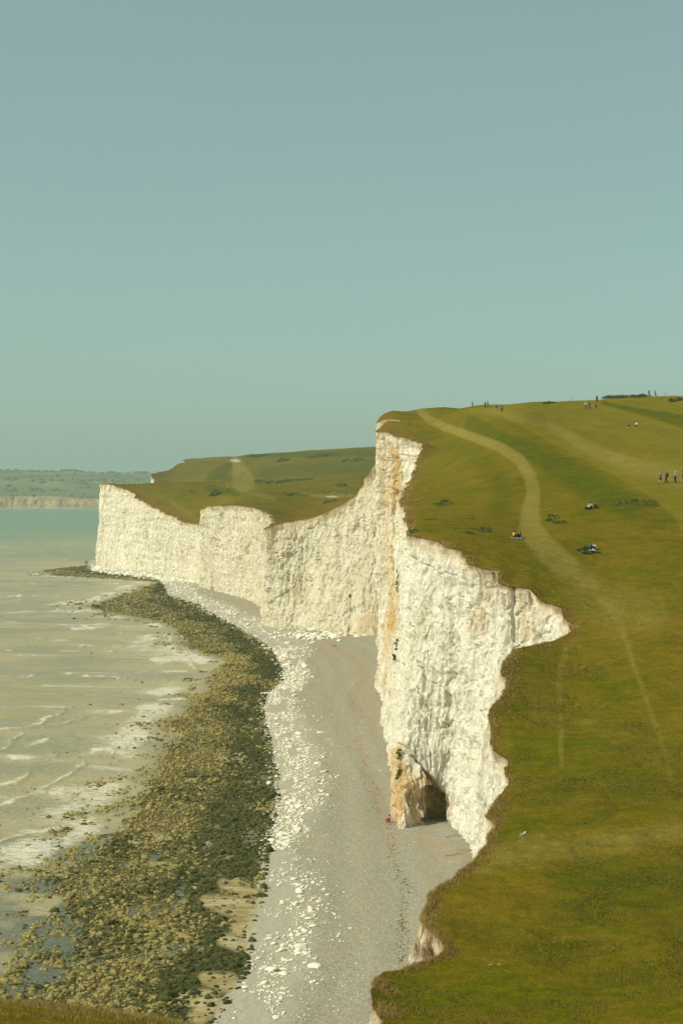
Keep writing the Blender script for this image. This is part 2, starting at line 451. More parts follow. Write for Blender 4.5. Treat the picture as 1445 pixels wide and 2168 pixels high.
def land_z(x, y):
    x, y = np.broadcast_arrays(np.asarray(x, float), np.asarray(y, float))
    shp = x.shape
    d = np.maximum(y, 6.0)
    u, v = uv_of(CX + x * F / d, d)
    u, v = u.ravel(), v.ravel()
    out = np.empty(u.shape)
    for i in range(0, len(u), 40000):
        a, b = u[i:i + 40000], v[i:i + 40000]
        r = _tps((a[:, None] - cu) ** 2 + (b[:, None] - cv) ** 2)
        out[i:i + 40000] = r @ _W[:-3] + _W[-3] + _W[-2] * a + _W[-1] * b
    z = out.reshape(shp)
    return np.clip(z, 3.0, 95.0)

def edge_x_at(y):
    return np.interp(y, edge_d, edge_x)

def land_hit(px, py, d0=60.0, d1=2500.0):
    """nearest place where the sight line through a pixel meets the grassland"""
    ds = np.exp(np.linspace(math.log(d0), math.log(d1), 3000))
    x = (px - CX) / F * ds
    z = CAMZ - (py - HY) / F * ds
    ok = (x > edge_x_at(ds)) & (land_z(x, ds) >= z)
    i = int(np.argmax(ok)) if ok.any() else None
    if i is None:
        g = land_z(x, ds); m = np.where((x > edge_x_at(ds)) & (ds < 700), g - z, -99); i = int(np.argmax(m))
    return float(x[i]), float(ds[i]), float(land_z(x[i], ds[i]))

# ------------------------------------------------------------------ rows along the coast
def row_distances():
    out, i = [], 0
    for (p0, y0, d0), (p1, y1, d1) in zip(EDGE[:-1], EDGE[1:]):
        if d1 <= 40: n = 10
        else:
            s = F / (0.5 * (d0 + d1))
            dz_px = 36.0 * abs(F / d0 - F / d1)                     # how far apart the rows fall in the picture
            L = math.hypot(((p1 - CX) * d1 - (p0 - CX) * d0) / F, d1 - d0) * s
            n = int(max(dz_px / 2.2, min(L, 140) / 2.4, 2))
            if d0 > 1000: n = max(4, n // 2)
        out.append(np.linspace(d0, d1, n, endpoint=False))
    out.append([EDGE[-1][2]])
    return np.concatenate(out)
RD = row_distances()
RX = np.interp(RD, edge_d, edge_x)
arc = np.concatenate([[0], np.cumsum(np.hypot(np.diff(RX), np.diff(RD)))])
_amp = np.clip(RD / 160.0, 0.5, 3.0)
RXJ = RX + _amp * (0.55 * fbm(arc / 3.2, 0.3, 0.0, 4, 3) + 0.35 * fbm(arc / (0.9 * _amp), 4.4, 0.0, 3, 9))
RZ = land_z(RXJ, RD)
NR = len(RD)

# turf surface
NU = 150
kk = np.linspace(0, 1, NU) ** 1.45
vis_w = np.maximum((1500 - np.maximum(CX + RX * F / RD, -100)) / F * RD, 12.0)
U = vis_w[:, None] * kk[None, :]
U = np.concatenate([U, vis_w[:, None] * np.array([1.15, 1.5, 2.2, 3.5])[None, :] + 20], 1)
TX = RXJ[:, None] + U
TY = np.repeat(RD[:, None], TX.shape[1], 1)
TZ = land_z(TX, TY)
fade = sstep(0, 2.0, U)
TZ += fade * (0.10 * fbm(TX / 2.5, TY / 4.0, 0, 3, 21) + 0.25 * fbm(TX / 9, TY / 14, 0, 3, 22) * np.clip(TY / 150, 0.3, 3))
TZ += fade * (TY < 260) * (0.07 * fbm(TX / 0.7, TY / 1.1, 0, 3, 23) + 0.10 * fbm(TX / 2.2, TY / 2.6, 0, 2, 24))
TZ[:, 0] = RZ
px, py = to_px(TX, TY, TZ)
wob = 9 * fbm(TX / 6, TY / 9, 0, 3, 31) * np.clip(150 / TY, 0.3, 1.5)
pathv = np.zeros(TX.shape); palev = np.zeros(TX.shape); lush = np.zeros(TX.shape); bare = np.zeros(TX.shape); brown = np.zeros(TX.shape)
def paint(a, pts, strength, soft=0.42):
    dd = seg_dist(px + wob * 0.4, py + wob * 0.2, pts)
    np.maximum(a, strength * sstep(1 + soft, 1 - soft, dd), out=a)
near = (TY < 560)
paint(pathv, [(888, 870, 8), (905, 886, 9), (940, 904, 9), (1000, 925, 10), (1060, 948, 12), (1100, 975, 13), (1120, 1005, 14), (1128, 1040, 15), (1122, 1080, 20), (1122, 1120, 26), (1150, 1160, 28), (1200, 1200, 28)], 0.60)
paint(pathv, [(1190, 1192, 28), (1260, 1250, 26), (1300, 1300, 22), (1318, 1345, 12)], 0.46, 0.95)
paint(pathv, [(1316, 1335, 8), (1345, 1420, 7), (1370, 1490, 8), (1395, 1560, 8)], 0.38, 0.7)
paint(pathv, [(1395, 1560, 8), (1412, 1610, 9), (1420, 1660, 10)], 0.30, 0.8)
paint(pathv, [(1197, 1375, 8), (1183, 1430, 7), (1182, 1500, 7), (1188, 1560, 7), (1187, 1620, 7)], 0.40, 0.6)
paint(pathv, [(1240, 1260, 60), (1300, 1290, 70), (1380, 1300, 50)], 0.36, 0.95)
paint(pathv, [(1150, 1500, 60), (1300, 1560, 70), (1445, 1600, 60)], 0.22, 0.95)
paint(bare, [(1034, 2042, 1.0), (1037, 2042, 1.0)], 0.8, 0.4)
paint(bare, [(1054, 2041, 1.0), (1057, 2042, 1.0)], 0.8, 0.4)
paint(pathv, [(1270, 1190, 10), (1240, 1270, 8)], 0.25, 0.8)
paint(pathv, [(1000, 1830, 30), (1110, 1800, 40), (1260, 1790, 34), (1445, 1760, 30)], 0.42, 0.9)
paint(pathv, [(1160, 900, 12), (1240, 945, 16), (1330, 985, 20), (1445, 1010, 26)], 0.5, 0.8)
paint(pathv, [(1000, 868, 8), (1090, 880, 14), (1160, 900, 12)], 0.35, 0.9)
curve = np.interp(px, [1020, 1060, 1130, 1200, 1300, 1390, 1425, 1450, 1700], [866, 880, 918, 955, 1008, 1060, 1095, 1130, 1400])
palev = np.maximum(palev, near * (px > 1020) * 0.95 * sstep(3, -3, py - curve + 0.3 * wob))
paint(lush, [(1000, 900, 20), (1060, 930, 16), (1150, 970, 26), (1250, 1030, 34), (1330, 1070, 26)], 0.75, 0.7)
paint(lush, [(1275, 853, 4), (1340, 868, 6), (1445, 892, 14)], 0.8, 0.4)
paint(lush, [(900, 920, 22), (1000, 960, 26), (1050, 1010, 30), (1060, 1080, 30)], 0.45, 0.9)
paint(lush, [(1200, 1860, 50), (1300, 1870, 60), (1445, 1880, 50)], 0.6, 0.9)
paint(lush, [(1000, 1990, 30), (1200, 1960, 40), (1445, 1960, 40)], 0.4, 0.9)
paint(lush, [(1080, 1420, 24), (1120, 1600, 40)], 0.35, 0.9)
paint(pathv, [(498, 972, 6), (505, 990, 15), (515, 1018, 26)], 0.55, 0.25)
paint(lush, [(440, 1012, 6), (470, 1000, 12), (486, 985, 7)], 0.9, 0.4)
paint(pathv, [(480, 1022, 8), (530, 1040, 12), (580, 1056, 8)], 0.35, 0.8)
paint(pathv, [(360, 1060, 4), (395, 1085, 9), (412, 1100, 6)], 0.35, 0.6)
paint(lush, [(440, 1035, 8), (500, 1045, 8)], 0.7, 0.7)
paint(lush, [(520, 966, 6), (620, 962, 6), (790, 960, 8)], 0.7, 0.8)
paint(lush, [(560, 1000, 14), (680, 990, 16), (790, 990, 20)], 0.5, 0.8)
paint(pathv, [(655, 1050, 3), (700, 1050, 6), (745, 1049, 3)], 0.6, 0.5)
paint(bare, [(692, 1051.5, 1.2), (712, 1051.5, 1.4)], 0.9, 0.5)
paint(bare, [(490, 975, 1.5), (504, 976, 3.0)], 0.95, 0.6)
paint(bare, [(820, 889, 0.6), (846, 891, 0.7)], 0.9, 0.5)
edge_w = np.clip(RD / 110.0, 0.7, 9)[:, None] * (1.0 + 0.7 * fbm(TX / 5, TY / 5, 0, 3, 41))
brown = np.maximum(brown, 0.9 * sstep(1.0, 0.05, U / edge_w) * (TY > 60))
brown = np.maximum(brown, 0.55 * sstep(2.4, 0.6, U / edge_w) * sstep(-0.1, 0.35, fbm(TX / 4, TY / 7, 0, 3, 45)))
b2 = np.zeros(TX.shape)
dd = seg_dist(px, py, [(560, 1090, 10), (640, 1080, 20), (740, 1062, 10)])
brown = np.maximum(brown, 0.5 * sstep(1.6, 0.4, dd) * (TY > 540))
V = np.stack([TX, TY, TZ], -1).reshape(-1, 3)
turf_me = mesh_np('clifftop_turf', V, [grid_faces(*TX.shape)], M_TURF,
                  dict(path=pathv, pale=palev, lush=lush, bare=bare, brown=brown))
turf = set_props(link('grassland', turf_me), 'olive green clifftop grassland rolling along the white cliffs', 'grassland', kind='structure')

# ------------------------------------------------------------------ cliff faces
def default_foot(d):
    x = float(np.interp(d, RD, RXJ)); z = float(np.interp(d, RD, RZ))
    return x - 0.06 * z - 0.3, d
fk, fxy = [], []
for d, p in FOOT:
    fk.append(d)
    fxy.append(default_foot(d) if p is None else on_beach(*p)[:2])
fk, fxy = np.array(fk, float), np.array(fxy, float)
use_def = np.array([p is None for _, p in FOOT])
FXr = np.interp(RD, fk, fxy[:, 0]); FYr = np.interp(RD, fk, fxy[:, 1])
plain_rows = (RD < 193) | (RD > 1060)
_k = np.ones(9) / 9.0
FXr[4:-4] = np.convolve(FXr, _k, 'valid'); FYr[4:-4] = np.convolve(FYr, _k, 'valid')
FXr = np.where(plain_rows, RXJ - 0.06 * RZ - 0.3, FXr); FYr = np.where(plain_rows, RD, FYr)

def cliff_section(r0, r1, nv, name, label):
    sl = slice(r0, r1)
    v = np.linspace(0, 1, nv)[None, :]
    top = np.stack([RXJ[sl] - 0.02, RD[sl], RZ[sl] - 0.05], -1)
    foot = np.stack([FXr[sl], FYr[sl], np.full(r1 - r0, -0.6)], -1)
    prof = 0.72 * v + 0.28 * v ** 2.6                                # faces steepen at the top and splay at the foot
    w = np.stack([prof, prof, v], -1)
    Pt = top[:, None, :] * (1 - w) + foot[:, None, :] * w
    dt = np.gradient(Pt, axis=0); dv = np.gradient(Pt, axis=1)
    N = np.cross(dt, dv); N /= np.linalg.norm(N, axis=-1, keepdims=True) + 1e-9
    for _ in range(70):
        N[1:-1] = (N[:-2] + 2 * N[1:-1] + N[2:]) / 4
    N /= np.linalg.norm(N, axis=-1, keepdims=True) + 1e-9
    flip = np.where(N[..., 0:1] > 0, -1.0, 1.0) if np.mean(N[..., 0]) > 0 else 1.0
    N = N * (-1.0 if np.mean(N[..., 0]) > 0 else 1.0)
    X, Y, Z = Pt[..., 0], Pt[..., 1], Pt[..., 2]
    hgt = np.maximum(RZ[sl][:, None] - Z, 0)
    far = np.clip(RD[sl][:, None] / 240.0, 0.8, 2.2)
    wk1, wk2, wid = worley(X / (2.6 * far) + 0.4 * vnoise(X, Y, Z, 61), Y / (2.6 * far), Z / (3.4 * far), 71)
    wa1, wa2, wida = worley(X / 0.95, Y / 0.95, Z / 1.2, 75)
    low = sstep(0.35, 0.8, v) * np.ones_like(X)                       # the lower face is scoured smoother, with upright flutes
    disp = 1.0 * fbm(X / 9, Y / 9, Z / 26, 3, 51) + 0.55 * far * fbm(X / 2.4, Y / 2.4, Z / 13, 3, 52)
    disp -= 0.65 * far * np.abs(fbm(X / 1.7, Y / 1.7, Z / 11, 3, 54)) ** 0.8
    disp -= 0.50 * np.abs(fbm(X / 0.6, Y / 0.6, Z / 6, 2, 59))
    disp += (0.40 * far * (wid - 0.5) - 0.20 * sstep(0.08, 0.0, wk2 - wk1)) * (1 - 0.25 * low)
    disp += (0.28 * (wida - 0.5) + 0.27 * fbm(X / 0.7, Y / 0.7, Z / 0.9, 3, 53)) * (1 - 0.2 * low)
    disp += 0.20 * np.sin(Z * 1.7 + 2.0 * fbm(X / 12, Y / 12, Z / 30, 2, 57)) * sstep(-0.1, 0.5, fbm(X / 10, Y / 10, Z / 8, 2, 58))
    disp *= np.interp(RD[sl], [500, 530, 900], [1.0, 0.80, 0.85])[:, None]
    disp *= sstep(0.0, 2.2, hgt)
    ppx, ppy = to_px(X, Y, Z)
    ochre = np.zeros(X.shape); soil = np.zeros(X.shape)
    def stain(pts, s, soft=0.7):
        j = 10 * fbm(X / 2.0, Y / 2.0, Z / 3.0, 3, 63)
        np.maximum(ochre, s * sstep(1 + soft, 1 - soft, seg_dist(ppx + 0.5 * j, ppy + j, pts)), out=ochre)
    main = np.repeat(((RD[sl] > 196) & (RD[sl] < 520))[:, None], nv, 1)
    if main.any():
        stain([(822, 933, 4), (832, 970, 8), (836, 1010, 12), (834, 1060, 7), (831, 1110, 5), (832, 1180, 5), (829, 1260, 6), (826, 1330, 10)], 0.85)
        stain([(802, 930, 10), (810, 1000, 12), (812, 1100, 8), (815, 1250, 7)], 0.4)
        stain([(838, 1590, 12), (850, 1640, 22), (870, 1690, 30), (900, 1720, 38)], 0.75)
        stain([(840, 1740, 16), (850, 1660, 14)], 0.8)
        stain([(900, 1650, 14), (930, 1690, 12), (945, 1720, 8)], 1.0)
        stain([(1110, 1270, 22), (1105, 1340, 22)], 0.35)
        stain([(1000, 1330, 16), (1000, 1290, 14)], 0.3)
        stain([(820, 1330, 10), (815, 1400, 6), (810, 1470, 6)], 0.55)
        for fz in ([(1086, 1246, 3), (1080, 1300, 3), (1082, 1380, 3)], [(1012, 1215, 2.5), (1008, 1290, 3), (1016, 1330, 2)], [(868, 1140, 3), (852, 1260, 3), (848, 1420, 3), (838, 1560, 2)], [(985, 1195, 2.5), (978, 1300, 3), (985, 1370, 2)],
                   [(935, 1160, 2), (925, 1260, 2.5), (935, 1330, 2)], [(1045, 1215, 2), (1042, 1330, 2.5)], [(985, 1600, 2), (990, 1760, 2.5)], [(900, 1420, 2), (890, 1500, 2)], [(1120, 1255, 2), (1128, 1340, 2)]):
            disp -= 0.45 * main * sstep(1.9, 0.2, seg_dist(ppx + 4 * fbm(X / 1.5, Y / 1.5, Z / 2.5, 2, 64), ppy, fz))
        # the leaning slab with its crack and the cave under it
        crack = np.interp(ppx, [825, 845, 865, 885, 900, 920, 940, 950], [1575, 1580, 1592, 1612, 1640, 1660, 1695, 1760])
        slab = sstep(-5, 8, ppy - crack) * sstep(952, 938, ppx) * (ppx > 800) * main * (Z < 14)
        disp += 0.35 * slab - 1.1 * main * np.exp(-((ppy - crack) / 7.0) ** 2) * sstep(955, 940, ppx) * sstep(825, 840, ppx) * (Z < 14)
        cy = (1752 - ppy) / 100.0
        half = np.where(cy < 0.35, 29.0, 29.0 * np.sqrt(np.clip(1 - ((cy - 0.35) / 0.62) ** 2, 0, 1)))
        cave = sstep(1.06, 0.82, np.abs(ppx + 9 * fbm(X / 0.9, Y / 0.9, Z / 0.9, 3, 66) - (918 - 14 * cy)) / np.maximum(half, 0.5)) * (cy < 0.9) * (cy > -0.35) * main * (Z < 8)
        deep = 1.3 + 1.8 * sstep(895, 935, ppx)
        disp -= cave * deep
        ochre = np.maximum(ochre, 0.9 * cave)
    Pt = Pt + N * disp[..., None]
    Pt[..., 2] = np.minimum(Pt[..., 2], RZ[sl][:, None] - 0.04 - 0 * hgt)
    soil = sstep(0.75, 0.15, hgt + 0.5 * fbm(X / 1.3, Y / 1.3, 0, 3, 81)) * 0.75
    notch = (RD[sl] < 120)[:, None]
    soil = np.where(notch, np.maximum(soil, sstep(4.0, 1.0, hgt) * sstep(-0.35, 0.1, fbm(X / 0.5, Y / 0.5, Z / 0.8, 3, 82)) * (RD[sl] > 93)[:, None]), soil)
    ochre = np.maximum(ochre, 0.35 * sstep(2.5, 0.6, hgt))
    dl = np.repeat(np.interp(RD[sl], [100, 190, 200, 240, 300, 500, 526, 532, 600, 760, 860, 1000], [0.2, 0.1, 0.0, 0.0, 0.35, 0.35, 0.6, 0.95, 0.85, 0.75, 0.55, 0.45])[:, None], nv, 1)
    me = mesh_np(name, Pt.reshape(-1, 3), [grid_faces(r1 - r0, nv)[:, ::-1]], M_CHALK, dict(ochre=ochre, soil=soil, dull=dl), smooth=False)
    return set_props(link(name, me), label, 'cliff', kind='structure')

cuts = [0, int(np.searchsorted(RD, 193)), int(np.searchsorted(RD, 526)), int(np.searchsorted(RD, 575)), int(np.searchsorted(RD, 800)), int(np.searchsorted(RD, 1060)), NR]
for i, (nv, lab) in enumerate([(60, 'low chalk and soil face under the nearest turf rim'), (190, 'tall white chalk cliff with ochre streaks and a cave at its foot'),
                               (130, 'concave white chalk wall closing the near bay'), (90, 'square white chalk bluff between two dips in the rim'),
                               (80, 'farthest white headland whose foot runs into the sea'), (24, 'distant white chalk tips beyond the last headland')]):
    cliff_section(cuts[i], min(cuts[i + 1] + 1, NR), nv, 'chalk_cliff', lab)

# ------------------------------------------------------------------ shore zones (in the photograph's rows of the beach plane)
LY = [1196, 1202, 1208, 1218, 1226, 1232, 1245, 1258, 1270, 1285, 1297, 1310, 1320, 1345, 1370, 1385, 1400, 1430, 1460, 1480, 1510, 1530, 1560, 1600, 1650, 1700, 1740, 1780, 1820, 1850, 1870, 1900, 1950, 2000, 2040, 2080, 2110, 2168, 2300]
LX = [170, 120, 80, 110, 250, 335, 300, 270, 215, 180, 230, 300, 345, 375, 378, 440, 470, 440, 430, 400, 372, 345, 350, 325, 290, 250, 235, 190, 130, 90, 60, 105, 120, 110, 125, 60, 10, -100, -300]
RY = [1196, 1205, 1213, 1220, 1228, 1240, 1260, 1280, 1300, 1330, 1350, 1380, 1420, 1440, 1470, 1500, 1550, 1600, 1650, 1700, 1750, 1800, 1850, 1900, 1950, 2000, 2050, 2100, 2168, 2300]
RXP = [185, 190, 210, 290, 330, 345, 352, 410, 442, 500, 535, 572, 592, 595, 560, 550, 562, 570, 580, 578, 566, 556, 546, 545, 525, 520, 512, 485, 440, 380]
WY = [1190, 1230, 1240, 1300, 1330, 1360, 1400, 1450, 1500, 1550, 1600, 1700, 1750, 1800, 1850, 1900, 2000, 2100, 2168, 2300]
WX = [150, 120, 70, 80, 110, 110, 55, 70, 80, 110, 112, 105, 95, 65, 95, 115, 150, 150, 170, 190]
L_at = lambda y: np.interp(y, LY, LX)
R_at = lambda y: np.interp(y, RY, RXP)
W_at = lambda y: np.interp(y, WY, WX)

SEA_Z = -0.10
def beach_z(bx, by):
    pxx, pyy = to_px(bx, by, 0.0)
    s = F / by
    wR = (pxx - R_at(pyy)) / s
    wL = (L_at(pyy) - pxx) / s
    z = np.where(wR > 0, np.minimum(0.028 * wR, 0.55), 0.0)
    z = z - np.where(wL > -3.2, np.minimum(0.08 * (wL + 3.2), 1.2), 0.0)
    z = z + (wR < 0) * 0.20 * fbm(bx / 2.6, by / 4.5, 0, 3, 91) - (wR < 0) * 0.02
    z = z + (wR >= 0) * 0.045 * np.sin(wR * 1.25 + 1.6 * fbm(bx / 8, by / 30, 0, 2, 94)) * sstep(3, 7, wR)
    z = z + (wR >= 0) * 0.05 * fbm(bx / 1.5, by / 6, 0, 3, 93)
    return z

byr = np.concatenate([np.linspace(1186, 1400, 110), np.linspace(1402, 2190, 270), [2260, 2400, 2700, 3300, 4500]])
bcx = np.concatenate([[-900, -500, -250], np.arange(-60, 1130, 4.0), [1250, 1500, 1900]])
BPX, BPY = np.meshgrid(bcx, byr)
BD = F * CAMZ / (BPY - HY)
BX = (BPX - CX) / F * BD
BZ = beach_z(BX, BD)
s_ = F / BD
Lb, Rb, Wb = L_at(BPY), R_at(BPY), W_at(BPY)
jit = 12 * fbm(BX / 1.6, BD / 4, 0, 3, 95)
rocky = sstep(6, -6, BPX - Rb + jit)
chalky = sstep(-8, 6, BPX - Rb + jit) * sstep(1.15, 0.7, (BPX - Rb + jit) / Wb)
t_in = np.clip((BPX - Lb) / np.maximum(Rb - Lb, 5), 0, 1)
weed = np.clip(0.15 + 0.75 * sstep(0.35, 0.85, t_in) + 0.35 * fbm(BX / 5, BD / 12, 0, 3, 96), 0, 1)
sandy = np.zeros(BX.shape)
for pts in ([(470, 1870, 10), (530, 1890, 14)], [(440, 1910, 12), (520, 1925, 26), (510, 1960, 22)], [(470, 1990, 12), (510, 2000, 16)], [(440, 2075, 14), (480, 2080, 20)],
            [(370, 2110, 8), (450, 2120, 22), (420, 2150, 20)], [(300, 1960, 4), (360, 1962, 4)], [(310, 1825, 4), (360, 1832, 6)], [(390, 1900, 5), (430, 1850, 4)]):
    sandy = np.maximum(sandy, sstep(1.5, 0.6, seg_dist(BPX + jit, BPY + 0.4 * jit, [(a, b, c) for a, b, c in pts])))
sandy *= (BPX < Rb + 14)
wrack = np.zeros(BX.shape)
for pts in ([(700, 1290, 4), (600, 1300, 6), (480, 1275, 5), (400, 1255, 4)], [(620, 1360, 6), (700, 1375, 10), (745, 1400, 14), (750, 1470, 10), (745, 1560, 8)],
            [(770, 1400, 10), (780, 1480, 14), (785, 1560, 8)], [(745, 1560, 8), (770, 1620, 7), (800, 1700, 7), (820, 1800, 8)], [(880, 1790, 10), (960, 1815, 16), (990, 1830, 16)], [(830, 1800, 14), (850, 1780, 12)]):
    wrack = np.maximum(wrack, 0.6 * sstep(1.6, 0.3, seg_dist(BPX + jit, BPY, pts)))
beach_me = mesh_np('beach', np.stack([BX, BD, BZ], -1).reshape(-1, 3), [grid_faces(*BX.shape)[:, ::-1]], M_BEACH,
                   dict(rocky=rocky * (1 - 0.0 * sandy), chalky=chalky, weed=weed, sandy=sandy, wrack=wrack))
set_props(link('beach', beach_me), 'grey shingle beach running below the white cliffs', 'beach', kind='structure')

# ------------------------------------------------------------------ sea
syr = np.concatenate([[1052, 1058, 1064, 1070], np.linspace(1076, 1300, 120), np.linspace(1302, 2190, 360), [2260, 2400, 2800, 3600, 6000]])
scx = np.concatenate([[-4000, -2500, -1200, -600, -300, -150], np.arange(-60, 620, 3.2), [700, 900, 1400, 2200]])
SPX, SPY = np.meshgrid(scx, syr)
SD = F * CAMZ / (SPY - HY)
SX = (SPX - CX) / F * SD
sw = F / SD
CREST = [[(-20, 1550, 4), (0, 1546, 7), (50, 1540, 7), (95, 1522, 6), (138, 1506, 4)], [(-20, 1712, 7), (0, 1706, 9), (45, 1690, 9), (88, 1676, 6)], [(-20, 1586, 4), (20, 1572, 4), (55, 1558, 4)],
         [(-10, 1660, 8), (30, 1650, 9), (55, 1636, 6)], [(85, 1668, 4), (130, 1645, 4), (178, 1617, 5)], [(-20, 1430, 2.5), (60, 1428, 3), (115, 1420, 3.5), (150, 1428, 3), (245, 1430, 3)], [(-20, 1262, 2), (60, 1263, 2.5), (150, 1261, 3)],
         [(-20, 1275, 2), (55, 1271, 2.5)], [(35, 1235, 1.6), (95, 1233, 3), (130, 1232, 2)], [(125, 1292, 3), (160, 1278, 4), (210, 1265, 3), (255, 1257, 2)], [(20, 1296, 5), (140, 1300, 6)], [(130, 1326, 4), (165, 1330, 5)],
         [(200, 1345, 3), (240, 1340, 3)], [(225, 1378, 3), (245, 1380, 4)], [(245, 1370, 2.5), (257, 1368, 3)], [(170, 1370, 2), (180, 1368, 2.5)], [(20, 1378, 2), (33, 1378, 2)], [(145, 1500, 2), (155, 1498, 2)], [(100, 1540, 5), (175, 1520, 4)],
         [(-10, 1162, 2), (14, 1157, 2.5)], [(25, 1160, 1.6), (60, 1163, 2.5), (95, 1166, 2)], [(48, 1148, 1.5), (120, 1148, 1.8), (200, 1148, 1.8)], [(130, 1162, 1.6), (150, 1168, 2)], [(-10, 1172, 1.5), (45, 1173, 1.4)], [(120, 1195, 1.3), (205, 1193, 1.6)],
         [(100, 1182, 1.2), (190, 1184, 1.4)], [(0, 1365, 1.4), (90, 1350, 1.4)], [(300, 1352, 5), (350, 1345, 6)], [(330, 1400, 14), (395, 1395, 14), (405, 1410, 10)], [(300, 1425, 4), (390, 1422, 10)], [(360, 1352, 10), (372, 1390, 9)],
         [(330, 1480, 4), (395, 1478, 6)], [(200, 1512, 6), (330, 1500, 5), (395, 1480, 4)], [(60, 1572, 8), (150, 1560, 10)], [(-10, 1790, 6), (60, 1760, 8), (170, 1740, 8)], [(20, 1605, 10), (120, 1598, 8)], [(200, 1590, 5), (232, 1582, 6), (228, 1595, 5)],
         [(130, 1680, 4), (200, 1700, 5), (250, 1690, 6)], [(190, 1705, 3), (245, 1700, 3)], [(60, 1795, 5), (120, 1810, 5), (165, 1800, 5)], [(150, 1330, 8), (230, 1325, 8)], [(260, 1346, 8), (330, 1348, 8)], [(350, 1235, 6), (420, 1232, 6)], [(230, 1235, 2), (300, 1242, 3), (330, 1248, 2)]]
foam = np.zeros(SX.shape); lift = np.zeros(SX.shape)
jx = 15 * fbm(SX / 3.5, SD / 8, 0, 4, 101)
for i, c in enumerate(CREST):
    dd = seg_dist(SPX + jx, SPY + 0.35 * jx, c)
    br = np.clip(0.75 + 0.6 * fbm(SX / 5, SD / 7, 0, 3, 120 + i), 0.15, 1.0)
    foam = np.maximum(foam, br * sstep(1.35, 0.0, dd))
    foam = np.maximum(foam, 0.45 * br * sstep(4.0, 0.5, dd))
    lift = np.maximum(lift, sstep(1.8, 0.0, dd))
shore = (L_at(SPY) - SPX) / sw
foam = np.maximum(foam, (0.62 + 0.50 * fbm(SX / 7, SD / 14, 0, 3, 103)) * sstep(42, 2, shore) * sstep(1195, 1215, SPY))
foam = np.maximum(foam, 0.52 * sstep(-0.05, 0.45, fbm(SX / 22, SD / 26, 0, 4, 104)) * (SPY > 1140))
foam = np.maximum(foam, 0.75 * sstep(0.46, 0.62, fbm(SX / 24, SD / 9, 0, 3, 105)) * (SPY > 1090) * (SPY < 1440))
ph = np.sin(SD / 5.5 + 0.10 * SX + 2.2 * fbm(SX / 30, SD / 40, 0, 2, 109))
foam = np.maximum(foam, 0.72 * sstep(0.72, 0.99, ph) * sstep(-0.05, 0.25, fbm(SX / 14, SD / 9, 0, 3, 118)) * (SPY > 1150))
foam *= 1 - 0.75 * sstep(1800, 1990, SPY)
foam *= sstep(-4, 3, shore) * np.where(SPY < 1200, 0.8, 1.0)
deep = sstep(1205, 1092, SPY + 34 * fbm(SX / 160, SD / 200, 0, 3, 106)) * 1.0
pool = np.maximum(sstep(16, 0, shore) * sstep(1640, 1800, SPY), 0.8 * sstep(2, -4, shore) * (SPY > 1240)) * sstep(-0.15, 0.25, fbm(SX / 5, SD / 8, 0, 3, 107) + 0.3 * sstep(1850, 1950, SPY)) * 0.9
amp = sstep(1, 30, shore)
SZ = SEA_Z + amp * (0.14 * fbm(SX / 9, SD / 4.5, 0, 3, 108) + 0.34 * ph * np.abs(ph)) + 0.20 * lift * sstep(-2, 12, shore)
SZ = np.where((SD > 2500) | (SPY > 2195) | (SPX < -70), SEA_Z, SZ)
sea_me = mesh_np('sea', np.stack([SX, SD, SZ], -1).reshape(-1, 3), [grid_faces(*SX.shape)[:, ::-1]], M_SEA, dict(foam=foam, deep=deep, pool=pool))
set_props(link('sea', sea_me), 'murky tan sea turning teal offshore with thin foam', 'sea', kind='structure')

# ------------------------------------------------------------------ far coast
def make_far_mats():
    k = NT('far_fields', 0.95, 0.1)
    n = k.noise(0.004, 4, 0.6, k.map((1, 0.5, 1)))
    n2 = k.voro(0.0045, k.map((1, 0.45, 1)), 'Color')
    sep = k.t.nodes.new('ShaderNodeSeparateColor'); k.t.links.new(n2, sep.inputs[0])
    c = k.mix(sep.outputs[0], (0.120, 0.150, 0.040), (0.200, 0.215, 0.085))
    c = k.mix(k.ramp(n, 0.5, 0.6), c, (0.075, 0.095, 0.030))
    k.color(c)
    q = NT('far_cliff_earth', 0.95, 0.1)
    st = q.noise(0.03, 5, 0.6, q.map((1, 1, 0.1)))
    zz = q.noise(0.02, 3, 0.5, q.map((0.05, 0.05, 3)))
    c = q.mix(q.ramp(st, 0.4, 0.65), (0.400, 0.295, 0.150), (0.290, 0.190, 0.085))
    c = q.mix(q.math('MULTIPLY', q.ramp(zz, 0.5, 0.62), 0.5), c, (0.44, 0.36, 0.21))
    q.color(c)
    q.bump(st, 6.0, 1.0)
    return k.m, q.m
M_FAR, M_FARCLIFF = make_far_mats()
fpx = np.linspace(-260, 700, 240)
FD0 = 4320.0
top_y = np.interp(fpx, [-260, 0, 82, 152, 207, 700], [1052, 1051, 1049.5, 1054, 1055.5, 1058]) + 1.2 * fbm(fpx / 22, 0, 0, 3, 111)
rid_y = np.interp(fpx, [-260, 0, 58, 90, 122, 158, 183, 213, 320, 700], [997, 994.6, 995.5, 998.5, 996.5, 996, 1000, 1000.7, 1000.7, 1006]) + 0.5 * fbm(fpx / 12, 5, 0, 3, 112)
vv = np.linspace(0, 1, 60)
rows = []
for t in vv:
    d = FD0 + 60 + 1900 * t
    z0 = CAMZ - (top_y - HY) / F * (FD0 + 60)
    z1 = CAMZ - (rid_y - HY) / F * (FD0 + 1960)
    z = z0 + (z1 - z0) * (0.75 * t + 0.25 * math.sin(t * math.pi / 2)) + 3.0 * fbm(fpx / 60, t * 4, 0, 3, 113) * math.sin(math.pi * t)
    rows.append(np.stack([(fpx - CX) / F * d, np.full(fpx.shape, d), z], -1))
d = FD0 + 2600
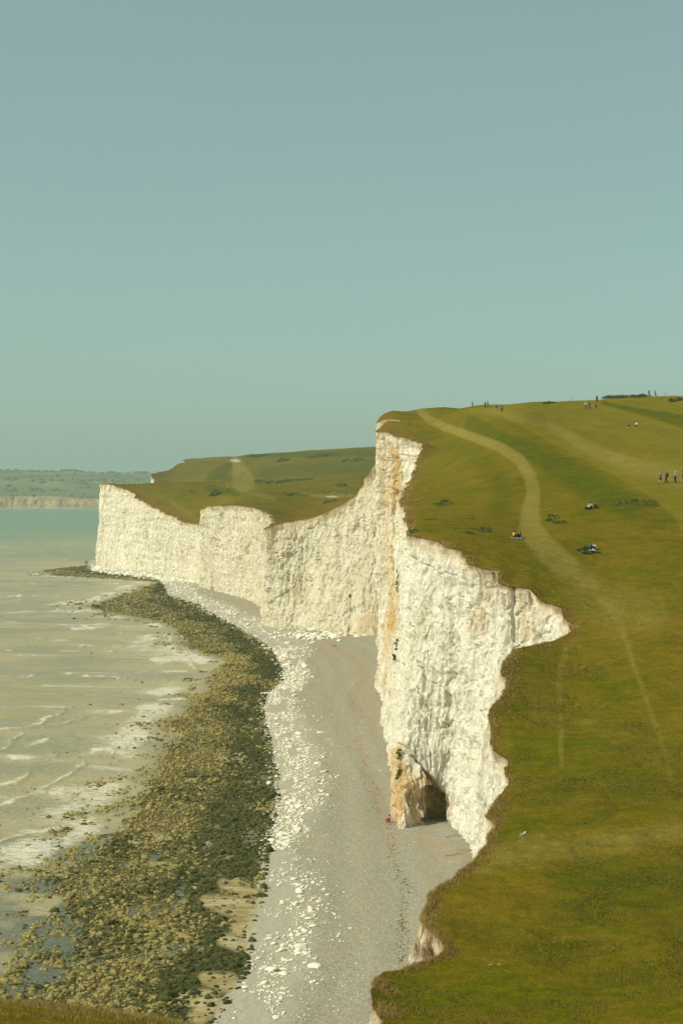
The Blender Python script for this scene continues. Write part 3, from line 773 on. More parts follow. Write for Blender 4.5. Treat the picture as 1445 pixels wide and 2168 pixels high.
rows.append(np.stack([(fpx - CX) / F * d, np.full(fpx.shape, d), rows[-1][:, 2] - 60], -1))
FV = np.stack(rows)
set_props(link('far_hill', mesh_np('far_hill', FV.reshape(-1, 3), [grid_faces(len(FV), len(fpx))], M_FAR)), 'hazy green fields on the low hill across the bay', 'hill', kind='structure')
rows = []
z0 = CAMZ - (top_y - HY) / F * (FD0 + 60)
for t in np.linspace(0, 1, 16):
    d = FD0 + 60 - 45 * t - (1 - abs(2 * t - 1)) * 12 * fbm(fpx / 6, t * 2, 0, 3, 114) - 14 * fbm(fpx / 16, 0, 0, 3, 115) * min(1, 4 * t)
    rows.append(np.stack([(fpx - CX) / F * d, d, z0 * (1 - t) + 1.5 * t], -1))
b1 = rows[-1].copy(); b1[:, 1] -= 60; b1[:, 2] = -0.8
rows.append(b1)
CV = np.stack(rows)
fc = mesh_np('far_cliff', CV.reshape(-1, 3), [grid_faces(len(CV), len(fpx))[:, ::-1]], [M_FARCLIFF, plain('far_shore', (0.48, 0.42, 0.30), var=0.1, scale=0.02)],
             midx=np.repeat([0] * 15 + [1], len(fpx) - 1))
set_props(link('far_cliff', fc), 'low brown earth cliff across the bay', 'cliff', kind='structure')

# ------------------------------------------------------------------ haze over the bay
def make_haze():
    x0, x1, y0, y1, z0, z1 = -19500.0, 15500.0, -60.0, 14500.0, -3.0, 150.0
    V = np.array([(x, y, z) for x in (x0, x1) for y in (y0, y1) for z in (z0, z1)], float)
    Fq = np.array([(0, 1, 3, 2), (4, 6, 7, 5), (0, 4, 5, 1), (2, 3, 7, 6), (0, 2, 6, 4), (1, 5, 7, 3)])
    m = bpy.data.materials.new('haze_air'); m.use_nodes = True
    t = m.node_tree; t.nodes.clear()
    pv = t.nodes.new('ShaderNodeVolumePrincipled')
    pv.inputs['Color'].default_value = (0.72, 0.92, 0.84, 1)
    pv.inputs['Density'].default_value = 0.00011
    pv.inputs['Anisotropy'].default_value = 0.0
    o = t.nodes.new('ShaderNodeOutputMaterial')
    t.links.new(pv.outputs[0], o.inputs['Volume'])
    set_props(link('haze', mesh_np('haze', V, [Fq], m, smooth=False)), 'thin sea haze paling the far coast', 'haze', kind='stuff')
make_haze()

bpy.context.view_layer.update()
DG = bpy.context.evaluated_depsgraph_get()
haze_o = bpy.data.objects['haze']
def hit(px, py):
    """first surface met by the sight line through a pixel"""
    d = Vector(((px - CX) / F, 1.0, -(py - HY) / F)).normalized()
    o = Vector((0, 0, CAMZ))
    for _ in range(6):
        ok, loc, nor, idx, ob, mtx = SC.ray_cast(DG, o, d, distance=9000)
        if not ok: return None
        if ob.name.startswith('haze'):
            o = loc + d * 0.01; continue
        return loc, nor
    return None

# ------------------------------------------------------------------ rocks
def ico(sub):
    bm = bmesh.new()
    bmesh.ops.create_icosphere(bm, subdivisions=sub, radius=1.0)
    bm.verts.ensure_lookup_table()
    V = np.array([v.co[:] for v in bm.verts]); Fc = np.array([[v.index for v in f.verts] for f in bm.faces])
    bm.free()
    return V, Fc
ICO1, ICO2, ICO3 = ico(1), ico(2), ico(3)
def rock_shape(base, seed, flat=0.62, rough=0.38):
    V, Fc = base
    r = 1 + rough * fbm(V[:, 0] * 1.1 + seed * 3.7, V[:, 1] * 1.1, V[:, 2] * 1.1, 3, seed)
    W = V * r[:, None]
    rg = np.random.default_rng(seed)
    for _ in range(5):                                               # broken faces
        n = rg.normal(size=3); n /= np.linalg.norm(n); c = rg.uniform(0.55, 0.85)
        h = W @ n
        W = W - np.where(h > c, h - c, 0)[:, None] * n * 0.9
    W = W * np.array([1.0, rg.uniform(0.65, 0.95), flat * rg.uniform(0.8, 1.2)])
    return W, Fc

def scatter_mesh(name, shapes, pos, size, rot, weed, mat, smooth=True):
    VV, FF, AA, off = [], [], [], 0
    k = len(shapes)
    for s in range(k):
        sel = np.arange(len(pos)) % k == s
        if not sel.any(): continue
        W, Fc = shapes[s]
        c, sn = np.cos(rot[sel])[:, None], np.sin(rot[sel])[:, None]
        x = (W[None, :, 0] * c - W[None, :, 1] * sn) * size[sel][:, None]
        y = (W[None, :, 0] * sn + W[None, :, 1] * c) * size[sel][:, None]
        z = W[None, :, 2] * size[sel][:, None]
        Q = np.stack([x, y, z], -1) + pos[sel][:, None, :]
        n = sel.sum()
        VV.append(Q.reshape(-1, 3))
        FF.append((Fc[None] + (np.arange(n) * len(W))[:, None, None] + off).reshape(-1, Fc.shape[1]))
        AA.append(np.repeat(weed[sel], len(W)))
        off += n * len(W)
    return mesh_np(name, np.concatenate(VV), [np.concatenate(FF)], mat, dict(weed=np.concatenate(AA)), smooth)

# weed-covered boulders of the foreshore
def sample_rocks(n, d0, d1):
    out = []
    d = 1.0 / RNG.uniform(1 / d1, 1 / d0, n) ** 1.0
    d = np.where(RNG.random(n) < 0.65, RNG.uniform(d0, d1, n), d)
    pyy = HY + F * CAMZ / d
    Lr, Rr = L_at(pyy), R_at(pyy)
    t = np.where(RNG.random(n) < 0.94, RNG.uniform(-0.32, 1.04, n), -RNG.exponential(0.35, n) - 0.1)
    pxx = Lr + t * (Rr - Lr)
    x = (pxx - CX) / F * d
    clump = fbm(x / 3.0, d / 6.0, 0, 3, 131)
    keep = np.where(t < 0.08, (clump > 0.08 - 2.2 * np.maximum(t, -0.05)) & (RNG.random(n) < 0.9), True)
    sd = np.zeros(n)
    for pts in ([(470, 1870, 14), (530, 1890, 18)], [(440, 1910, 18), (520, 1925, 32), (510, 1960, 30)], [(470, 1990, 18), (510, 2000, 22)], [(440, 2075, 20), (480, 2080, 26)], [(370, 2110, 10), (450, 2120, 30), (420, 2150, 26)]):
        sd = np.maximum(sd, seg_dist(pxx, pyy, pts) < 1.0)
    keep &= ~((sd > 0) & (RNG.random(n) < 0.86))
    weed = np.clip(0.20 + 0.60 * sstep(0.35, 0.85, t) + 0.80 * fbm(x / 5, d / 12, 0, 3, 96) + RNG.normal(0, 0.22, n), 0, 1)
    size = np.clip(np.exp(RNG.normal(math.log(0.178), 0.46, n)), 0.08, 0.75) * np.clip(d / 330, 1.0, 2.0)
    return np.stack([x, d, np.maximum(beach_z(x, d), SEA_Z - 0.04) + size * 0.10], -1)[keep], size[keep], weed[keep], t[keep]

p1, s1, w1, t1 = sample_rocks(36000, 138, 470)
p2, s2, w2, t2 = sample_rocks(10000, 470, 940)
n = 2600                                                              # stones thinning out into the shallows
pyy = RNG.uniform(1470, 2110, n); off = RNG.exponential(70, n); pxx = L_at(pyy) + 12 - off
d = F * CAMZ / (pyy - HY); x = (pxx - CX) / F * d
ok = (fbm(x / 2.2, d / 5.0, 0, 3, 133) > 0.02 + off / 520.0)
s0 = np.clip(np.exp(RNG.normal(math.log(0.20), 0.42, n)), 0.09, 0.55)
p0 = np.stack([x, d, SEA_Z + 0.04 * s0], -1)[ok]; w0 = np.clip(RNG.normal(0.32, 0.2, n), 0, 1)[ok]
rp, rs, rw, rt = np.concatenate([p1, p2, p0]), np.concatenate([s1, s2, s0[ok]]), np.concatenate([w1, w2, w0]), np.concatenate([t1, t2, np.full(len(p0), -0.1)])
q, _ = to_px(rp[:, 0], rp[:, 1], rp[:, 2])
show = (q > -15)
rp, rs, rw, rt = rp[show], rs[show], rw[show], rt[show]
order = np.argsort(-rs / rp[:, 1])
big, rest = order[:300], order[300:]
protos = []
for i in range(15):
    W, Fc = rock_shape(ICO3 if i < 15 else ICO2, 200 + i)
    protos.append(mesh_np('weedy_boulder', W, [Fc], M_BOULDER, dict(weed=np.full(len(W), (0.12, 0.45, 0.85)[i % 3]))))
for n_, i in enumerate(big):
    lvl = 0 if rw[i] < 0.36 else (1 if rw[i] < 0.62 else 2)
    me = protos[3 * random.randrange(5) + lvl]
    o = link('foreshore_boulder', me, loc=tuple(rp[i]), rot=(random.uniform(-.2, .2), random.uniform(-.2, .2), random.uniform(0, 6.3)), scale=(float(rs[i]) * random.uniform(.9, 1.25), float(rs[i]), float(rs[i]) * random.uniform(.8, 1.1)))
    if rt[i] < 0.02: lab, gr = 'brown boulder standing alone in shallow water off the weedy rocks', 'boulders standing in the shallows'
    else:
        lab = ('tan barnacled boulder among the foreshore rocks', 'olive half weed-covered boulder among the foreshore rocks', 'dark green weed-covered boulder among the foreshore rocks')[lvl]
        yy = HY + F * CAMZ / rp[i][1]
        lab += ' ' + ('at the near end' if yy > 1990 else ('beside the sand patches' if yy > 1860 else ('seaward of the cave' if yy > 1680 else 'far up the beach')))
        gr = ('tan foreshore boulders', 'olive foreshore boulders', 'dark green foreshore boulders')[lvl]
    set_props(o, lab, 'boulder', gr)
nearr = rest[(rp[rest, 1] < 230) & (rs[rest] > 0.14)]; farr = rest[~((rp[rest, 1] < 230) & (rs[rest] > 0.14))]
me = scatter_mesh('foreshore_rocks', [rock_shape(ICO2, 300 + i, 0.5) for i in range(7)], rp[nearr], rs[nearr], RNG.uniform(0, 6.3, len(nearr)), rw[nearr], M_BOULDER)
set_props(link('foreshore_rocks', me), 'mass of small tan and green weedy rocks along the waterline', 'rocks', kind='stuff')
me = scatter_mesh('distant_foreshore_rocks', [rock_shape(ICO1, 320 + i, 0.6, 0.25) for i in range(7)], rp[farr], rs[farr], RNG.uniform(0, 6.3, len(farr)), rw[farr], M_BOULDER)
set_props(link('foreshore_rocks', me), 'distant belt of small weedy rocks curving along the bay', 'rocks', kind='stuff')

# white chalk stones
def sample_chalk(n, d0, d1):
    d = np.where(RNG.random(n) < 0.5, RNG.uniform(d0, d1, n), 1.0 / RNG.uniform(1 / d1, 1 / d0, n))
    pyy = HY + F * CAMZ / d
    Rr, Wr = R_at(pyy), W_at(pyy)
    t = RNG.normal(0.48, 0.30, n)
    off = np.interp(pyy, [1800, 1900, 2000, 2168], [0, 40, 30, 20])
    pxx = Rr + off + t * Wr
    x = (pxx - CX) / F * d
    clump = fbm(x / 1.8, d / 7.0, 0, 3, 141)
    dens = np.interp(pyy, [1190, 1500, 1780, 1830, 2000, 2168], [0.9, 0.78, 0.72, 0.24, 0.26, 0.30])
    keep = (RNG.random(n) < dens) & (clump > -0.22 + 0.15 * (pyy > 1800)) & (t > -0.12) & (t < 1.5)
    size = np.clip(np.exp(RNG.normal(math.log(0.122), 0.52, n)), 0.05, 0.55) * np.where(pyy > 1800, 0.85, 1.0) * np.clip(d / 300, 1.0, 2.2) * (1 + 0.25 * (pyy > 1850))
    return np.stack([x, d, beach_z(x, d) + size * 0.12], -1)[keep], size[keep]
p1, s1 = sample_chalk(18000, 138, 480)
p2, s2 = sample_chalk(3600, 480, 1000)
# stones strewn over the open shingle
n = 1500
pyy = RNG.uniform(1360, 2168, n); pxx = R_at(pyy) + W_at(pyy) + RNG.exponential(70, n)
d = F * CAMZ / (pyy - HY); x = (pxx - CX) / F * d
ok = (pxx < 780) | ((pyy > 1775) & (pxx < 990))
p3 = np.stack([x, d, beach_z(x, d) + 0.02], -1)[ok]; s3 = np.clip(np.exp(RNG.normal(math.log(0.06), 0.4, n)), 0.03, 0.22)[ok]
# rock fall under the concave wall, debris at the far headland's foot
n = 130
pxx = np.clip(RNG.normal(668, 34, n), 590, 790); pyy = 1349 + RNG.normal(0, 5, n) + (pxx - 668) * 0.02
d = F * CAMZ / (pyy - HY); x = (pxx - CX) / F * d
p4 = np.stack([x, d, beach_z(x, d) + 0.1], -1); s4 = np.clip(np.exp(RNG.normal(math.log(0.55), 0.5, n)), 0.2, 1.6)
n = 900
pxx = RNG.uniform(196, 430, n); yb = np.interp(pxx, [196, 250, 300, 350, 430], [1203, 1212, 1218, 1226, 1232]); pyy = yb + RNG.normal(0, 3.2, n)
d = F * CAMZ / (pyy - HY); x = (pxx - CX) / F * d
p5 = np.stack([x, d, np.full(n, 0.15)], -1); s5 = np.clip(np.exp(RNG.normal(math.log(0.7), 0.4, n)), 0.3, 2.0)
p6 = np.array([(*on_beach(a, b)[:2], 0.3) for a, b in ((776, 1512), (779, 1516), (785, 1519), (791, 1506), (768, 1516), (806, 1638))]); s6 = np.full(6, 0.45)
cp = np.concatenate([p1, p2, p3, p4, p5, p6]); cs = np.concatenate([s1, s2, s3, s4, s5, s6])
kindof = np.concatenate([np.zeros(len(p1) + len(p2)), np.ones(len(p3)), np.full(len(p4), 2), np.full(len(p5), 3), np.full(6, 1)])
order = np.argsort(-cs / cp[:, 1])
big, rest = order[:300], order[300:]
protos = [mesh_np('chalk_boulder', W, [Fc], M_STONE, dict(weed=np.full(len(W), 0.0))) for W, Fc in (rock_shape(ICO3, 400 + i, 0.5, 0.3) for i in range(8))]
CL = {0: ('white chalk stone in the pale strip beside the weedy rocks', 'chalk stones along the weedy rocks'), 1: ('white chalk stone lying alone on open grey shingle', 'chalk stones on open shingle'),
      2: ('white chalk block of the rock fall under the concave wall', 'blocks of the rock fall'), 3: ('white chalk block at the foot of the farthest headland', 'blocks at the far headland')}
for i in big:
    o = link('chalk_stone', random.choice(protos), loc=tuple(cp[i]), rot=(random.uniform(-.2, .2), random.uniform(-.2, .2), random.uniform(0, 6.3)), scale=(float(cs[i]) * random.uniform(.9, 1.3), float(cs[i]), float(cs[i]) * random.uniform(.8, 1.15)))
    lab, yy = CL[int(kindof[i])][0], HY + F * CAMZ / cp[i][1]
    if kindof[i] == 0: lab += ' ' + ('at the near end' if yy > 1990 else ('beside the sand patches' if yy > 1860 else ('seaward of the cave' if yy > 1680 else 'far up the beach')))
    set_props(o, lab, 'stone', CL[int(kindof[i])][1])
me = scatter_mesh('chalk_cobbles', [rock_shape(ICO1, 420 + i, 0.48, 0.25) for i in range(8)], cp[rest], cs[rest], RNG.uniform(0, 6.3, len(rest)), np.clip(RNG.normal(0.0, 0.22, len(rest)), 0, 0.8), M_STONE)
set_props(link('chalk_cobbles', me), 'small white chalk cobbles strewn along the top of the foreshore', 'stones', kind='stuff')

# dark wrack and flints left along the tide line
n = 1100
tt = RNG.random(n); line = np.array([(748, 1470), (748, 1560), (768, 1620), (800, 1700), (830, 1790), (852, 1900), (850, 2040), (800, 2168)], float)
pyy = 1470 + 698 * tt; pxx = np.interp(pyy, line[:, 1], line[:, 0]) + RNG.normal(0, 7, n) + 14 * fbm(pyy / 40, 1, 0, 2, 145)
d = F * CAMZ / (pyy - HY); x = (pxx - CX) / F * d
me = scatter_mesh('tide_wrack', [rock_shape(ICO1, 450 + i, 0.4, 0.3) for i in range(4)], np.stack([x, d, beach_z(x, d) + 0.01], -1), np.clip(np.exp(RNG.normal(math.log(0.07), 0.4, n)), 0.03, 0.2), RNG.uniform(0, 6.3, n), np.clip(RNG.normal(0.6, 0.3, n), 0, 1), M_BOULDER)
set_props(link('tide_wrack', me), 'dark bits of wrack and flint along the tide line', 'wrack', kind='stuff')

# talus cone where the concave wall meets the tall cliff
def talus(px0, py0, d0, ax, ay, rad, name, label):
    apex = np.array(P(px0, py0, d0)); base = np.array(on_beach(ax, ay))
    th = np.linspace(-2.6, 0.9, 60); rr = np.linspace(0, 1, 34)
    T, Rr = np.meshgrid(th, rr, indexing='ij')
    reach = rad * (1 + 0.25 * fbm(T * 1.5, 0.5, 0, 3, 151))
    X = apex[0] + Rr * reach * np.cos(T) * 0.8; Y = apex[1] + Rr * reach * np.sin(T) * 1.1
    Z = apex[2] * (1 - Rr) ** 1.25 - 0.5 * Rr + 0.45 * fbm(X / 1.2, Y / 1.2, 0, 4, 152)
    ochre = np.clip(0.35 + 0.3 * fbm(X / 3, Y / 3, 0, 3, 153), 0, 1)
    me = mesh_np(name, np.stack([X, Y, Z], -1).reshape(-1, 3), [grid_faces(60, 34)], M_CHALK, dict(ochre=ochre, soil=0.25 * np.ones(X.shape)))
    set_props(link(name, me), label, 'scree', kind='structure')
talus(782, 1262, 527.0, 770, 1356, 11.0, 'scree', 'pale cone of fallen chalk scree in the bay corner')

# ------------------------------------------------------------------ grass blades
def blades(name, x, y, h, wdt, tone, mat, label, per=3, zoff=0.0, lean=0.6):
    n = len(x)
    z = land_z(x, y) + zoff
    X = np.repeat(x, per) + RNG.normal(0, 0.05, n * per); Y = np.repeat(y, per) + RNG.normal(0, 0.05, n * per); Z = np.repeat(z, per) - 0.02
    H = np.repeat(h, per) * RNG.uniform(0.6, 1.2, n * per); Wd = np.repeat(wdt, per)
    a = RNG.uniform(0, math.pi, n * per); la = RNG.uniform(0, 2 * math.pi, n * per); ll = lean * H * RNG.uniform(0.2, 1, n * per)
    v0 = np.stack([X - np.cos(a) * Wd, Y - np.sin(a) * Wd, Z], -1)
    v1 = np.stack([X + np.cos(a) * Wd, Y + np.sin(a) * Wd, Z], -1)
    v2 = np.stack([X + np.cos(la) * ll, Y + np.sin(la) * ll, Z + H], -1)
    V = np.stack([v0, v1, v2], 1).reshape(-1, 3)
    Fc = np.arange(len(V)).reshape(-1, 3)
    t = np.repeat(np.clip(np.repeat(tone, per) + RNG.normal(0, 0.15, n * per), 0, 1), 3)
    me = mesh_np(name, V, [Fc], mat, dict(tone=t))
    return set_props(link(name, me), label, 'grass', kind='stuff')

n = 58000
y = 1 / RNG.uniform(1 / 190, 1 / 82.0, n)
xe = np.interp(y, RD, RXJ); x = xe + RNG.random(n) * np.maximum((1470 - CX) / F * y - xe, 1)
tone = 0.42 + 0.5 * fbm(x / 4, y / 7, 0, 4, 161)
blades('turf_tufts', x, y, np.clip(0.05 + 0.075 * fbm(x / 3.5, y / 5, 0, 3, 162), 0.025, 0.13) * np.clip(y / 110, 1, 1.5), 0.022 * y / 100, tone, M_GRASS, 'short olive turf blades over the near slope')
n = 24000
y = 1 / RNG.uniform(1 / 520, 1 / 82.0, n)
u = RNG.exponential(0.5, n) * np.clip(y / 110, 0.8, 3)
x = np.interp(y, RD, RXJ) + u - 0.05
keep = fbm(x / 1.2, y / 2.0, 0, 3, 167) + RNG.normal(0, 0.15, n) > -0.02
x, y, u, n = x[keep], y[keep], u[keep], int(keep.sum())
blades('rim_grass', x, y, np.clip(0.16 * np.exp(-u / 1.2) + 0.06, 0.05, 0.30) * np.clip(y / 160, 1, 1.8), 0.016 * y / 100, 0.35 + 0.5 * fbm(x / 2, y / 3, 0, 3, 163), M_DRY, 'dry brown grass fringe along the cliff rim')
n = 16000
y = RNG.uniform(33, 47.5, n); xe = np.interp(y, RD, RXJ)
x = xe + np.minimum(RNG.exponential(1.6, n), 6)
blades('spur_grass', x, y, 0.12 + 0.10 * np.exp(-(x - xe) / 0.6), np.full(n, 0.006), 0.35 + 0.6 * fbm(x / 1.0, y / 1.0, 0, 3, 164), M_DRY, 'long dry grass on the spur at lower left', per=3)
n = 9000
y = RNG.uniform(33, 47.5, n); x = np.interp(y, RD, RXJ) + RNG.uniform(0, 6, n)
blades('spur_grass', x, y, np.full(n, 0.12), np.full(n, 0.006), 0.5 + 0.5 * fbm(x / 1.0, y / 1.0, 0, 3, 165), M_GRASS, 'short green grass on the spur at lower left', per=3)

# ------------------------------------------------------------------ shrubs
def leaf_cloud(name, blobs, n, leaf, seed, mat=None):
    """leaf-sized quads through the volume of a few overlapping mounds (local metres)"""
    rg = np.random.default_rng(seed)
    bl = np.array(blobs, float)
    wgt = bl[:, 3] * bl[:, 4] * bl[:, 5]; wgt /= wgt.sum()
    b = bl[rg.choice(len(bl), n, p=wgt)]
    dirs = rg.normal(size=(n, 3)); dirs /= np.linalg.norm(dirs, axis=1, keepdims=True); dirs[:, 2] = np.abs(dirs[:, 2])
    r = rg.uniform(0.45, 1.0, n) ** 0.5 * (1 + 0.28 * fbm(dirs[:, 0] * 2.2 + b[:, 0], dirs[:, 1] * 2.2 + b[:, 1], dirs[:, 2] * 2.2, 3, seed))
    c = b[:, :3] + dirs * b[:, 3:6] * r[:, None]
    a1 = rg.normal(size=(n, 3)); a1 /= np.linalg.norm(a1, axis=1, keepdims=True)
    a2 = np.cross(a1, rg.normal(size=(n, 3))); a2 /= np.linalg.norm(a2, axis=1, keepdims=True)
    L = leaf * rg.uniform(0.6, 1.4, n)[:, None]
    V = np.stack([c - a1 * L, c + a2 * L * 0.5, c + a1 * L, c - a2 * L * 0.5], 1).reshape(-1, 3)
    tone = np.repeat(np.clip(rg.uniform(0, 1, n) * 0.6 + 0.5 * fbm(c[:, 0] / 0.8, c[:, 1] / 0.8, c[:, 2] / 0.8, 2, seed + 1) + 0.2, 0, 1), 4)
    return mesh_np(name, V, [np.arange(4 * n).reshape(n, 4)], mat or M_LEAF, dict(tone=tone))

def shrub(px_, py_, wpx, h, label, cat='shrub', n=700, leaf=0.13, seed=0, name='low_shrub', depth=None, lumps=5, group=None):
    h *= 0.65 if depth != 4.0 else 0.9
    hh = hit(px_, py_)
    loc = hh[0] if hh and hh[0].z > 3 else Vector(land_hit(px_, py_))
    w = wpx / 2 * loc.y / F
    rg = random.Random(seed)
    bl = []
    for i in range(lumps):
        fx = (i / (lumps - 1) - 0.5) * 2 if lumps > 1 else 0
        r = w * rg.uniform(0.28, 0.5)
        by = rg.uniform(-0.5, 0.5) * (depth or w)
        bx = fx * w * 0.7
        bz = float(land_z(loc.x + bx, loc.y + by)) - loc.z - 0.12 * h
        bl.append((bx, by, bz, r, (r if depth is None else depth * 0.22) * rg.uniform(0.6, 1.0), h * rg.uniform(0.6, 1.0)))
    root = link(name, None, loc=loc)
    root.empty_display_size = 0.5
    set_props(root, label, cat, group)
    link('crown', leaf_cloud('crown', bl, n, leaf, seed + 500), root)
    tw = []
    for bx, by, bz, rx, ry, rz in bl:                                # woody stems under the leaves
        for _ in range(3):
            tw.append(((bx, by, bz - 0.2), (bx + rg.uniform(-.5, .5) * rx, by + rg.uniform(-.5, .5) * ry, bz + rz * 0.8), 0.03))
    link('stems', sticks_mesh('stems', tw, M_WOOD), root)['kind'] = 'stuff'
    return root

M_WOOD = plain('weathered_wood', (0.23, 0.16, 0.09), var=0.2, scale=8.0)
def sticks_mesh(name, segs, mat, taper=0.4, nside=6):
    VV, FF, off = [], [], 0
    for a, b, r in segs:
        a, b = Vector(a), Vector(b)
        ax = (b - a).normalized(); u = ax.orthogonal().normalized(); v = ax.cross(u)
        ring = []
        for q_, rr in ((a, r), (a.lerp(b, 0.5) + u * r * 0.6, r * 0.8), (b, r * taper)):
            for i in range(nside):
                t = 2 * math.pi * i / nside
                ring.append(tuple(q_ + (u * math.cos(t) + v * math.sin(t)) * rr))
        VV += ring
        for k in range(2):
            for i in range(nside):
                j = (i + 1) % nside
                FF.append((off + k * nside + i, off + k * nside + j, off + (k + 1) * nside + j, off + (k + 1) * nside + i))
        off += 3 * nside
    return mesh_np(name, np.array(VV), [np.array(FF)], mat)

SHRUBS = [(925, 1099, 60, 0.45, 'flat dark green shrub patch left of the two at the cliff bend'), (983, 1094, 60, 0.4, 'small dark green shrub patch right of the cliff bend'), (998, 1122, 90, 0.45, 'widest dark green shrub patch near the cliff bend'),
          (875, 1127, 26, 0.5, 'tiny green shrub on the turf corner at the cliff bend'), (936, 1068, 40, 0.3, 'thin low green patch above the cliff bend'), (1340, 1068, 100, 0.65, 'long dark green shrub at the edge of the mown band'), (1172, 1100, 36, 0.45, 'dark green shrub right of the winding path'),
          (1236, 1166, 34, 0.3, 'dark low weeds left of the seated pair in pale blue'), (1303, 843, 62, 1.1, 'round green scrub hummock on the skyline'), (1352, 842, 50, 0.9, 'lower green scrub hummock on the skyline below two walkers'), (1160, 854, 26, 0.5, 'small scrub bump on the skyline'), (1430, 850, 34, 0.9, 'dark scrub at the right edge near the skyline')]
for i, a in enumerate(SHRUBS):
    shrub(*a, n=1100, leaf=0.16 if a[1] < 900 else 0.12, seed=40 + i, lumps=9, depth=(9.0 if 1000 < a[1] < 1130 else 4.0), group='green shrub patches on the near hill')
FARSH = [(560, 1020, 44, 2.2, 'dark scrub left in the far hedge line'), (602, 1021, 34, 2.2, 'dark scrub in the middle of the far hedge line'), (634, 1017, 56, 2.0, 'dark scrub right in the far hedge line'), (618, 1047, 36, 1.2, 'dark oblong scrub behind the square bluff'), (724, 1029, 22, 1.4, 'small round scrub on the far slope'),
         (545, 966, 50, 3.0, 'scrub on the far skyline beside the chalk scar'), (600, 976, 30, 2.6, 'lone scrub below the far skyline'), (680, 966, 70, 3.0, 'long scrub line under the far skyline'), (745, 976, 50, 2.5, 'scrub line right below the far skyline'), (458, 1042, 26, 1.2, 'dark scrub left of the far slope path'), (700, 1062, 30, 0.8, 'low scrub strip under the far walkers')]
for i, a in enumerate(FARSH):
    shrub(*a, n=700, leaf=0.55, seed=80 + i, lumps=8, depth=26.0, group='scrub on the far slopes')

# plants rooted on the chalk face
for i, (a, b, w_, h_, lab) in enumerate([(841, 1232, 10, 2.2, 'tall green plant on the ochre streak halfway up the cliff'), (839, 1366, 14, 1.0, 'green plant clump below the ochre streak'), (834, 1392, 8, 0.5, 'small green plant low on the cliff corner'),
                                          (844, 1598, 16, 0.7, 'green plant on top of the brown slab'), (845, 1640, 18, 0.6, 'bright green plant on the brown slab above the cave'), (842, 1042, 12, 0.9, 'grey green plant high in the cliff recess'), (740, 1262, 8, 0.6, 'small green plant on the scree')]):
    hh = hit(a, b)
    if not hh: continue
    loc, nor = hh
    w = w_ / 2 * loc.y / F
    root = link('cliff_plant', None, loc=loc + nor * 0.05); root.empty_display_size = 0.3
    set_props(root, lab, 'plant', 'plants on the chalk')
    bl = [(random.uniform(-.4, .4) * w, -0.15, (k / 3 - 0.5) * h_ * 1.4, w * 0.6, 0.45, h_ * 0.35) for k in range(4)]
    link('foliage', leaf_cloud('foliage', bl, 380, 0.10, 600 + i), root)
    link('stems', sticks_mesh('stems', [((0, 0.3, -h_ / 2), (0.05, -0.2, h_ / 2), 0.03), ((0.02, 0.3, 0), (-0.2, -0.25, h_ / 3), 0.02)], M_WOOD), root)['kind'] = 'stuff'

# woods on the far hill (one mass at this distance)
def far_wood():
    n = 420
    pxx = RNG.uniform(-60, 340, n); band = RNG.random(n)
    t = np.where(band < 0.30, 0.985, np.where(band < 0.62, 0.50 + 0.05 * fbm(pxx / 40, 1, 0, 3, 171) + RNG.normal(0, 0.035, n), np.where(band < 0.8, 0.16 + RNG.normal(0, 0.03, n), RNG.uniform(0, 0.95, n))))
    keep = (fbm(pxx / 25, band * 3, 0, 3, 172) > -0.05)
    pxx, t = pxx[keep], np.clip(t[keep], 0, 1)
    zi = np.array([[np.interp(a, fpx, FV[int(b * 59), :, 2]) for a, b in zip(pxx, t)]])[0]
    d = FD0 + 60 + 1900 * np.floor(t * 59) / 59
    size = RNG.uniform(3, 7, len(pxx))
    pos = np.stack([(pxx - CX) / F * d, d, zi + 0.15 * size], -1)
    me = scatter_mesh('far_wood', [rock_shape(ICO2, 700 + i, 0.75, 0.5) for i in range(5)], pos, size, RNG.uniform(0, 6.3, len(pxx)), np.zeros(len(pxx)), plain('far_tree', (0.090, 0.120, 0.040), var=0.15, scale=0.3))
    set_props(link('far_wood', me), 'dark hedges and woods on the hill across the bay', 'wood', kind='stuff')
far_wood()

# ------------------------------------------------------------------ people
def skin_mesh(name, J, E, Rd, mat, sub=1, root='pelvis'):
    names = sorted({n for e in E for n in e}, key=lambda n: (n != root, n))
    ix = {n: i for i, n in enumerate(names)}
    me = bpy.data.meshes.new(name)
    me.from_pydata([J[n] for n in names], [(ix[a], ix[b]) for a, b in E], [])
    ob = bpy.data.objects.new(name, me); COL.objects.link(ob)
    md = ob.modifiers.new('s', 'SKIN'); md.use_smooth_shade = True
    ss = ob.modifiers.new('u', 'SUBSURF'); ss.levels = sub; ss.render_levels = sub
    for n in names:
        sv = me.skin_vertices[0].data[ix[n]]
        r = Rd[n]; sv.radius = r if isinstance(r, tuple) else (r, r); sv.use_root = (n == names[0])
    bpy.context.view_layer.update()
    dg = bpy.context.evaluated_depsgraph_get()
    out = bpy.data.meshes.new_from_object(ob.evaluated_get(dg))
    out.name = name
    bpy.data.objects.remove(ob); bpy.data.meshes.remove(me)
    out.materials.clear(); out.materials.append(mat)
    return out

